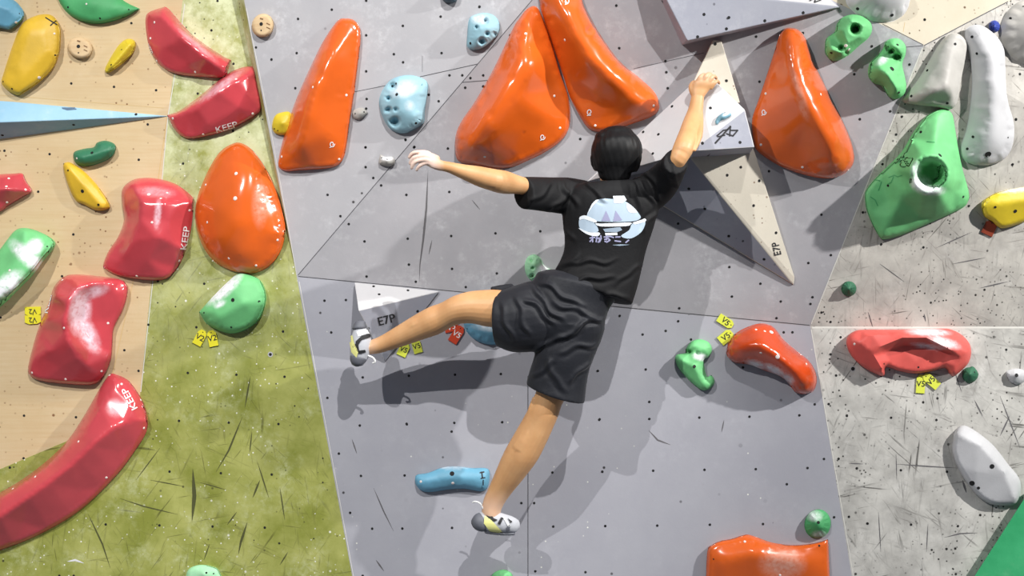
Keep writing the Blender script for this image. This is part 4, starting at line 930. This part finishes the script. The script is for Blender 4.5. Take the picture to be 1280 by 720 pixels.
def folds(vs, ns, lst):
    """cloth folds on the back: soft ridges along lines (ends in pixels, width and height in metres)"""
    d = np.zeros(len(vs)); back = np.clip(-ns[:, 1]*1.5+.3, 0, 1)
    px, pz = vs[:, 0], vs[:, 2]
    for (x0, y0, x1, y1, wd, amp) in lst:
        A_, B_ = P(x0, y0, YT-.08), P(x1, y1, YT-.08)
        ab = np.array([B_.x-A_.x, B_.z-A_.z]); L = math.hypot(*ab); u = ab/L
        t = (px-A_.x)*u[0]+(pz-A_.z)*u[1]; q = -(px-A_.x)*u[1]+(pz-A_.z)*u[0]
        q = q+.006*np.sin(t*38+x0)+.004*np.sin(t*71+y0)
        along = np.clip(np.minimum(t+.02, L+.02-t)/(.35*L), 0, 1); along = along*along*(3-2*along)
        d += amp*along*(np.exp(-(q/wd)**2)-.55*np.exp(-((q+1.9*wd)/wd)**2))
    return vs+ns*(d*back)[:, None]

# skin
def skin_mat():
    m, k, b = newmat('skin')
    tc = k.add('ShaderNodeTexCoord').outputs['Object']
    n = k.noise(tc, 14, 4)
    base = k.mix(k.ramp(n, .35, .7), rgba((196, 146, 98)), rgba((208, 160, 112)))
    at = k.add('ShaderNodeAttribute', attribute_name='chalk').outputs['Fac']
    k.put(b.inputs['Base Color'], k.mix(at, base, rgba((232, 206, 194))))
    b.inputs['Roughness'].default_value = .5
    b.inputs['Subsurface Weight'].default_value = .06; b.inputs['Subsurface Radius'].default_value = (.02, .008, .004); b.inputs['Subsurface Scale'].default_value = .3
    return m
SKIN = skin_mat()
b = Body()
YT = -.50                                    # depth of the trunk
# trunk, hidden in the clothes
b.loft([(748,236,788,236,YT,.9),(722,246,812,246,YT,.6),(712,270,818,268,YT,.62),(712,310,806,306,YT,.66),(708,345,786,350,YT,.68),(690,385,750,398,YT,.75),(690,420,735,430,YT,.7)])
b.loft([(751,212,786,212,YT-.0,1.0),(752,226,785,226,YT,1.0),(750,238,787,238,YT,.9),(742,248,795,248,YT,.8)])
# skull, jaw, nose, brow, lips, ears
hc = P(769, 202, YT+.02)
b.ball(hc+Vector((0, 0, .018)), (.068, .086, .080)); b.ball(hc+Vector((0, .045, -.045)), (.052, .052, .058))
b.tube([hc+Vector((0, .088, .01)), hc+Vector((0, .104, -.018)), hc+Vector((0, .112, -.032))], [.008, .011, .013])
b.tube([hc+Vector((-.036, .078, .026)), hc+Vector((0, .086, .026)), hc+Vector((.036, .078, .026))], [.010, .012, .010])
b.tube([hc+Vector((-.018, .090, -.058)), hc+Vector((0, .097, -.057)), hc+Vector((.018, .090, -.058))], [.006, .009, .006])
for sx in (-1, 1):
    b.tube([hc+Vector((sx*.064, .012, .022)), hc+Vector((sx*.072, .006, .008)), hc+Vector((sx*.068, .012, -.026))], [.010, .013, .009])
# left arm (reaching out on the left)
b.loft([(712,234,716,262,YT,.9),(690,228,692,258,YT-.02,.95),(668,223,670,250,-0.600,.95),(652,221,652,243,-0.650,1.0),(632,214,633,242.5,-0.700,1.0),(618,211.5,620,240,-0.760,1.0),(600,208,600,234,-0.780,1.0),(580,205.5,580,225,-0.800,1.0),(563,202.5,562,216.5,-0.815,.95),(552,200.5,552,213.5,-0.825,.85),(546,198.5,545,211,-0.830,.8)])
YH = -.835
b.loft([(551,200,551,214,-.825,.75),(541,193.5,541,211,YH,.55),(534,190.5,537,209,YH,.5),(530,190.5,533,207,YH,.45)], cap=(.3, .5))
def PP(*l): return [P(*q) for q in l]
b.tube(PP((537,193,YH),(531,190.6,YH-.002),(517,191.0,YH+.004),(511.5,197,YH+.012)), [.0088,.0082,.0070,.0058])
b.tube(PP((537,197,YH-.006),(530,194.8,YH-.012),(517,197.4,YH-.008),(512.5,204.5,YH+.002)), [.0088,.0082,.0070,.0056])
b.tube(PP((538,202,YH-.006),(531,199.4,YH-.013),(519,202.6,YH-.010),(514.3,210.5,YH)), [.0086,.0080,.0068,.0054])
b.tube(PP((540,206.5,YH-.002),(534,203.4,YH-.008),(524.5,207.4,YH-.006),(520.8,213,YH+.002)), [.0080,.0074,.0062,.0050])
b.tube(PP((546,199,YH+.015),(537,195,YH+.04),(529,197,YH+.05),(523,200,YH+.052)), [.013,.012,.010,.0085])
# right arm (up to the white volume); the hand lies on the volume
hp, hn = cast(star, 884, 112)
yh = hp.y-.03-DY
b.loft([(790,232,806,262,YT,.9),(812,217,826,246,YT-.02,.95),(831,207,843,223,-.58,1.0),(837.5,196,854,208.5,-.645,.95),(840,187,862,197,-.645,1.0),(842,181,869,185,-.635,1.0),(848,167,874.5,168,(yh-.635)/2-.01,1.0),(853.5,152,877.5,153,yh-.035,.95),(860.5,135,879,136,yh-.015,.9),(864,121,880,122,yh-.005,.8),(866,114,882,115,yh,.75)])
b.tube(PP((868,188,-.655),(874,170,(yh-.635)/2-.045),(876,152,yh-.05),(877,136,yh-.025)), [.006,.012,.010,.004])
b.tube(PP((850,186,-.665),(858,166,(yh-.635)/2-.05),(864,148,yh-.055),(868,130,yh-.028)), [.006,.010,.008,.004])
b.loft([(864,120,880.5,121,yh-.005,.75),(864,111,887,112,yh-.005,.5),(867,103,892,105,yh-.008,.45),(870,99.5,893,101,yh-.006,.4)], cap=(.3, .5))
def finger(pts, r): b.tube(PP(*pts), r)
finger([(871,105,yh-.006),(875,97,yh-.014),(880,93.3,yh-.002),(883.5,95,yh+.016)], [.0088,.0084,.0072,.0060])
finger([(878,105,yh-.01),(882,96.2,yh-.017),(886.5,92.3,yh-.004),(890,94.5,yh+.014)], [.0090,.0086,.0074,.0062])
finger([(884,107,yh-.01),(888.5,98.3,yh-.015),(892.8,95.2,yh-.002),(895.5,98,yh+.014)], [.0088,.0082,.0070,.0058])
finger([(888.5,110,yh-.006),(893.5,103.5,yh-.01),(897,101.3,yh),(899,104.3,yh+.012)], [.0078,.0072,.0062,.0052])
finger([(867,117,yh-.002),(864.5,110.5,yh+.002),(865,105.5,yh+.008),(868,102.5,yh+.016)], [.012,.0115,.0095,.008])
# left leg (out to the left, foot up beside the volume)
b.loft([(680,372,676,428,YT+.02,.95),(650,364,650,420,-.49,.95),(622,362,625,411,-.48,.95),(604,362.5,606,408,-.475,.95),(585,364.5,590,404.5,-.468,1.0),(567,370,573,405.5,-.455,1.05),(551,378.5,560,411.5,-.44,1.0),(536,384,548,418,-.425,1.0),(517,394.5,530,424,-.405,1.0),(496,407.5,508,431.5,-.385,1.0),(478,418.5,487,438,-.37,1.0),(466,424,472,442,-.36,1.05),(455,427,457,443,-.355,1.0),(449,428,450,442,-.35,.9)])
# right leg (down)
b.loft([(690,395,742,402,YT,.9),(684,430,738,436,-.49,.9),(677,465,722,474,-.475,.9),(669,492,704,503,-.465,.95),(662,508,699,517,-.455,1.0),(653,525,693,531,-.44,1.0),(642,544,685,549,-.425,1.0),(630,565,673,573,-.41,.98),(620,588,656,596,-.39,.95),(611,609,639,617,-.37,.95),(604,626,628,634,-.36,1.0),(602,640,625,647,-.355,1.1),(604,649,625,655,-.35,1.0)])
# tendons, calf heads, ankle bones
b.tube(PP((610,374,-.505),(590,377,-.50),(573,382,-.49),(560,387,-.46)), [.005,.009,.008,.004])
b.tube(PP((566,390,-.435),(542,398,-.44),(520,407,-.42),(494,420,-.395)), [.016,.032,.031,.012])
b.tube(PP((490,421,-.40),(472,430,-.385),(455,437,-.375)), [.006,.007,.008])
b.tube(PP((682,506,-.455),(668,535,-.452),(652,560,-.44),(634,590,-.41)), [.014,.040,.039,.014]); b.tube(PP((692,500,-.475),(690,515,-.47),(684,530,-.46)), [.008,.009,.005]); b.tube(PP((668,498,-.475),(663,512,-.47),(658,526,-.46)), [.008,.009,.005])
b.tube(PP((632,592,-.415),(620,618,-.395),(612,640,-.385)), [.006,.007,.008])
vs, ns, fs = remeshed(b, .0026, 4, .5)
def px_of(v):
    d = v[:, 1]+D0
    return 640+v[:, 0]/d*F, 360-(v[:, 2]-CZ)/d*F
ax, ay = px_of(vs)
ch = np.clip((556-ax)/14, 0, 1)*(ax < 570)*(ay < 240)*.85
ch = np.maximum(ch, np.clip((108-ay)/14, 0, 1)*(ax > 850)*.25)
ch = np.maximum(ch, .35*np.clip((474-ax)/18, 0, 1)*(ay > 380)); ch = np.maximum(ch, .35*np.clip((ay-612)/20, 0, 1))
ORG = P(715, 400, YT)
climber = obj('climber', [Vector(q) for q in vs], fs, SKIN, origin=ORG, chalk=ch)
tag(climber, 'climber in black t-shirt and shorts seen from behind, spread across the grey wall', 'person')
# eyes on the far side of the face
for sx in (-1, 1):
    e = Body(); e.ball(hc+Vector((sx*.030, .080, .010)), (.011, .011, .009), 12, 8)
    obj('eye', e.v, e.f, plain('eye_white', (225, 222, 218), .3), parent=climber, origin=hc+Vector((sx*.030, .080, .010)))

# hair
def hair_mat():
    m, k, bb = newmat('black_hair')
    tc = k.add('ShaderNodeTexCoord').outputs['Object']
    n = k.noise(k.mapping(tc, scale=(40, 40, 9)), 3.0, 5)
    k.put(bb.inputs['Base Color'], k.mix(n, rgba((6, 6, 7)), rgba((22, 22, 23)))); bb.inputs['Roughness'].default_value = .55; bb.inputs['Specular IOR Level'].default_value = .25
    bn = k.add('ShaderNodeBump'); bn.inputs['Strength'].default_value = .15; bn.inputs['Distance'].default_value = .003
    k.put(bn.inputs['Height'], n); k.put(bb.inputs['Normal'], bn.outputs[0])
    return m
HAIR = hair_mat()
b = Body()
yb = YT-.018
b.loft([(748,168,792,166,yb,-.062),(741,178,799,174,yb,-.086),(738.5,190,803,187,yb-.002,-.092),(740,200,801,198,yb-.002,-.084),(741,207,797.5,207,yb+.002,-.072),(741,212,796.5,213,yb+.006,-.066)], cap=(.45, .02))
b.loft([(747,200,790,200,yb-.01,-.072),(747,212,790,212,yb-.006,-.062),(748.5,220,788,221,yb-.004,-.055),(751,224,785.5,225,yb-.002,-.050)], cap=(.1, .15))
b.ball(P(752.5, 172, yb), (.026, .055, .022)); b.ball(P(779, 171, yb), (.042, .062, .027)); b.ball(P(769, 180, yb-.03), (.05, .045, .03))
b.tube(PP((741,196,yb-.01),(742.5,206,yb),(743.5,211,yb+.005)), [.010,.011,.006]); b.tube(PP((799,196,yb-.01),(796.5,207,yb),(794.5,214,yb+.005)), [.010,.011,.005])
vs, ns, fs = remeshed(b, .004, 3)
ang = np.arctan2(vs[:, 0]-hc.x, vs[:, 1]-hc.y+.02)
vs = vs+ns*(.0004*np.sin(ang*17+vs[:, 2]*90)+.0004*np.sin(ang*29-vs[:, 2]*70))[:, None]
obj('hair', [Vector(q) for q in vs], fs, HAIR, parent=climber, origin=hc)

# t-shirt
def cloth(name, c, rough=.85, sheen=.1, spec=.3):
    m, k, bb = newmat(name)
    tc = k.add('ShaderNodeTexCoord').outputs['Object']
    k.put(bb.inputs['Base Color'], rgba(c)); bb.inputs['Roughness'].default_value = rough; bb.inputs['Sheen Weight'].default_value = sheen; bb.inputs['Specular IOR Level'].default_value = spec
    bn = k.add('ShaderNodeBump'); bn.inputs['Strength'].default_value = .25; bn.inputs['Distance'].default_value = .003
    k.put(bn.inputs['Height'], k.noise(tc, 90, 3)); k.put(bb.inputs['Normal'], bn.outputs[0])
    return m
SHIRT = cloth('black_cotton', (17, 17, 19), .7, 0, .25); SHORT = cloth('dark_nylon', (21, 23, 30), .62, .05, .35)
b = Body()
b.loft([(748,237,788,237,YT,.95),(734,229.5,802,227,YT,.75),(716,232,818,226,YT,.60),(704,245,826,238,YT,.60),(703,266,823,262,YT,.62),(705,290,816,288,YT,.62),(705,312,808,312,YT,.62),(697,332,802,338,YT,.60),(690,346,796,362,YT,.60),(686,352,790,381,YT-.005,.58)], n=32, cap=(.2, .06))
b.loft([(735,226,735,268,YT,.8),(712,222,712,268,YT,.75),(690,221.5,690,266,-0.54,.7),(668,221,670,263,-0.60,.75),(653,221,656,261.5,-0.65,.8)], cap=(.2, .06))
b.loft([(785,226,795,275,YT,.8),(803,218,818,266,YT,.8),(819,206,837,250,YT-.03,.85),(827,198.5,849,230,-.585,.95),(829.5,195.5,853.5,221,-.62,1.1),(833,191.5,857.5,211,-.652,1.3)], cap=(.2, .06))
vs, ns, fs = remeshed(b, .0045, 6)
vs = folds(vs, ns, [(698,356,768,344,.008,.007), (706,331,770,324,.007,.005), (715,366,786,372,.008,.006), (690,340,722,318,.009,.006), (770,356,800,330,.008,.004),
    (799,224,817,256,.007,.007), (808,214,828,246,.007,.006), (790,232,803,262,.008,.005), (735,228,756,250,.007,.006), (704,226,722,256,.008,.006), (690,262,712,236,.008,.006), (660,255,690,232,.008,.005), (822,262,806,288,.008,.005), (704,268,716,300,.008,.005), (836,205,846,232,.006,.004)])
shirt = obj('t_shirt', [Vector(q) for q in vs], fs, SHIRT, parent=climber, origin=P(760, 290, YT))
ALL[shirt.name] = BVHTree.FromPolygons([Vector(q) for q in vs], fs)
b = Body(); nb_ = []
for k_ in range(17):
    t = math.pi*2*k_/16
    nb_.append(P(767.5, 232.5, YT)+Vector((math.cos(t)*.060, math.sin(t)*.058, math.sin(t)*.024)))
b.tube(nb_, [.006]*17, n=8, cap=(0, 0))
obj('collar', b.v, b.f, SHIRT, parent=shirt, origin=P(768, 232, YT))
# the print on its back
def zz(l, s=8.0, ox=700, oy=230): return [(ox+x/s, oy+y/s) for x, y in l]
PB = plain('print_pale_blue', (172, 190, 206), .8); PW = plain('print_white', (226, 232, 238), .8); PG = plain('print_grey_blue', (140, 156, 172), .8); PL = plain('print_lilac', (150, 150, 182), .8)
for q in [zz([(330,190),(400,150),(520,150),(640,170),(720,220),(790,300),(800,345),(700,375),(400,375),(290,340),(270,310)]),
    zz([(200,345),(250,345),(340,385),(385,470),(300,480),(210,450),(190,400)]), zz([(725,395),(840,365),(845,420),(800,490),(700,545),(610,520),(690,460)])]: decal(shirt, 'back_print', [q], PB, spacing=1.6)
for q in [zz([(530,120),(640,118),(665,160),(620,195),(540,190)]), zz([(270,310),(330,220),(400,150),(360,160),(320,200)]), zz([(200,330),(260,315),(365,365),(350,385),(240,350),(200,360)]), zz([(190,440),(290,480),(395,485),(390,515),(330,520),(250,490)]),
    zz([(355,385),(400,395),(700,385),(705,400),(660,420),(400,422)]), zz([(665,190),(720,225),(765,270),(760,290),(700,285),(670,250)]), zz([(725,385),(845,345),(862,360),(845,380),(740,405)]), zz([(450,490),(570,485),(575,510),(455,515)])]: decal(shirt, 'back_print', [q], PW, lift=.002, spacing=1.6)
for q in [zz([(415,370),(460,265),(505,370)]), zz([(530,375),(555,265),(620,360)])]: decal(shirt, 'back_print', [q], PL, lift=.002, spacing=1.6)
for q in [zz([(430,450),(600,430),(620,460),(570,480),(450,480)])]: decal(shirt, 'back_print', [q], PG, lift=.002, spacing=1.6)
glyph = []
for st in ([(300,540),(350,535)],[(325,520),(328,580)],[(325,550),(300,575)],[(360,545),(395,540),(392,575),(380,582)],[(372,520),(362,580)],[(408,515),(412,545),(395,580)],
           [(440,530),(500,525)],[(470,510),(465,560)],[(445,555),(480,545),(500,560),(470,580),(448,572)],[(505,525),(535,535)],[(555,530),(600,528)],[(548,568),(605,575)],[(655,585),(685,560)]):
    glyph += stroke(zz(st), 1.7)
decal(shirt, 'back_lettering', glyph, PL, lift=.002, spacing=1.2)
decal(shirt, 'back_print', [zz([(520,610),(600,603),(695,606),(600,618)])], PG, lift=.002, spacing=1.6)

# shorts
b = Body()
b.loft([(672,340,778,368,YT,.62),(664,356,764,382,YT,.66),(662,380,757,400,YT,.72),(664,402,755,415,YT,.72),(672,424,748,432,YT+.01,.7)], n=32)
b.loft([(700,352,706,425,YT,.8),(676,350,684,436,YT+.01,.8),(655,353,662,440,-.495,.8),(635,360,640,440,-.485,.85),(622,364,622,433,-.475,.9)], n=28, cap=(.2, .05))
b.loft([(668,395,757,402,YT,.8),(671,420,752,424,YT+.01,.8),(668,444,742,448,-.49,.8),(663,460,736,466,-.48,.8),(659,474,733,484,-.47,.82),(658,480,731,503,-.465,.85)], n=28, cap=(.2, .05))
b.loft([(640,354,640,364,-.485,.9),(625,356,627,366,-.475,.9),(613,358.5,614,364,-.47,.8)], cap=(.2, .1))
vs, ns, fs = remeshed(b, .0045, 5)
vs = folds(vs, ns, [(664,358,703,402,.008,.009), (676,354,730,382,.008,.008), (656,372,694,404,.008,.008), (645,372,662,418,.009,.007), (698,424,738,400,.009,.008), (692,376,754,402,.008,.007), (668,437,704,421,.008,.008),
    (712,474,738,456,.009,.007), (684,452,708,490,.010,.005), (700,440,748,428,.009,.006), (628,380,640,425,.009,.006), (720,410,756,395,.007,.005), (668,470,690,455,.008,.005)])
shorts = obj('shorts', [Vector(q) for q in vs], fs, SHORT, parent=climber, origin=P(705, 410, YT))

# climbing shoes
RUB = plain('grey_rubber', (92, 94, 102), .6, .2); LGT = plain('pale_grey_upper', (176, 178, 184), .7, .3); LIM = plain('pale_lime_synthetic', (222, 220, 140), .6); BLK = plain('black_strap', (22, 22, 24), .7); WHT = plain('white_piping', (232, 232, 230), .6)
def shoe(upper, sole, bands, org, tabs):
    bb = Body(); bb.loft(upper, n=20); v_, n_, f_ = remeshed(bb, .0035, 3)
    s = obj('climbing_shoe', [Vector(q) for q in v_], f_, LGT, parent=climber, origin=org)
    ALL[s.name] = BVHTree.FromPolygons([Vector(q) for q in v_], f_)
    for q in sole:
        bb = Body(); bb.loft(q, n=20); v_, n_, f_ = remeshed(bb, .0035, 3); obj('rubber_sole', [Vector(q_) for q_ in v_], f_, RUB, parent=s, origin=org)
    for nm_, poly, mt in bands: decal(s, nm_, [poly], mt, lift=.0035, spacing=1.3)
    for pts, rad in tabs:
        bb = Body(); bb.tube(PP(*pts), rad, n=8); obj('pull_loop', bb.v, bb.f, WHT, parent=s, origin=org)
    return s
yr = -.365
shoe([(594,644,594,661,yr+.0,.8),(601,640,601,663.5,yr,.85),(611,639,611,664,yr,.9),(622,640,622,665,yr,.9),(633,643,633,666,yr,.85),(642,646,643,666,yr+.005,.75),(648,650,648,662,yr+.01,.7)],
     [[(590.5,648,591,657,yr,.9),(594,643,595,662,yr-.004,.95),(600,641,601,664.5,yr-.006,.95),(607,645,608,664,yr-.002,.9)],[(606,660,607,667,yr,1.6),(625,664,625,669,yr,2.2),(642,664.5,643,669,yr,2.2)]],
     [('lime_band', [(606,645),(613,649),(620,656),(628,664),(634,667),(612,663),(605,654)], LIM), ('strap', [(605,640),(610,632),(614,634),(612,641),(617,648),(622,650),(618,652),(610,648)], BLK), ('strap', [(622,654),(626,647),(629,648),(625,656)], BLK),
      ('piping', [(628,646),(631,648),(638,657),(635,658)], WHT), ('toe_patch', [(632,660),(637,655),(637,663),(633,664)], RUB), ('strap', [(634,648),(640,652),(638,654)], BLK)], P(620, 655, yr), [([(604,636,yr-.01),(600,629,yr-.012),(594,627,yr-.01),(591,628,yr-.005)], [.003]*4)])
yl = -.365
shoe([(439,455,455,456,yl,.8),(437.5,445,460,448,yl,.9),(437.5,433,464,436,yl,.95),(439,421,464,424,yl,.9),(442,412,460,415,yl,.85),(444,405,456,406,yl+.005,.75)],
     [[(441,455.5,451,457,yl,.9),(437.5,450,456,454,yl-.004,.95),(437.5,444,459,449,yl-.004,.95)],[(443,404,457,402,yl,.9),(440,411,458,410,yl-.004,.9)]],
     [('lime_band', [(438.5,412),(441,418),(443,428),(448,440),(446,447),(440,440),(438,428)], LIM), ('strap', [(445,427),(452,420),(462,417),(469,420),(462,422),(452,425),(448,431),(449,438),(456,437),(457,440),(449,442),(445,436)], BLK),
      ('piping', [(446,415),(456,412),(466,416),(468,419),(458,417),(448,421)], WHT), ('piping', [(441,432),(446,429),(447,431),(442,435)], BLK)], P(450, 430, yl), [([(458,444,yl-.01),(466,447,yl-.012),(469,452,yl-.01),(466,454,yl-.005)], [.0035]*4)])

for o in bpy.data.objects:
    if '_o' in o: del o['_o']
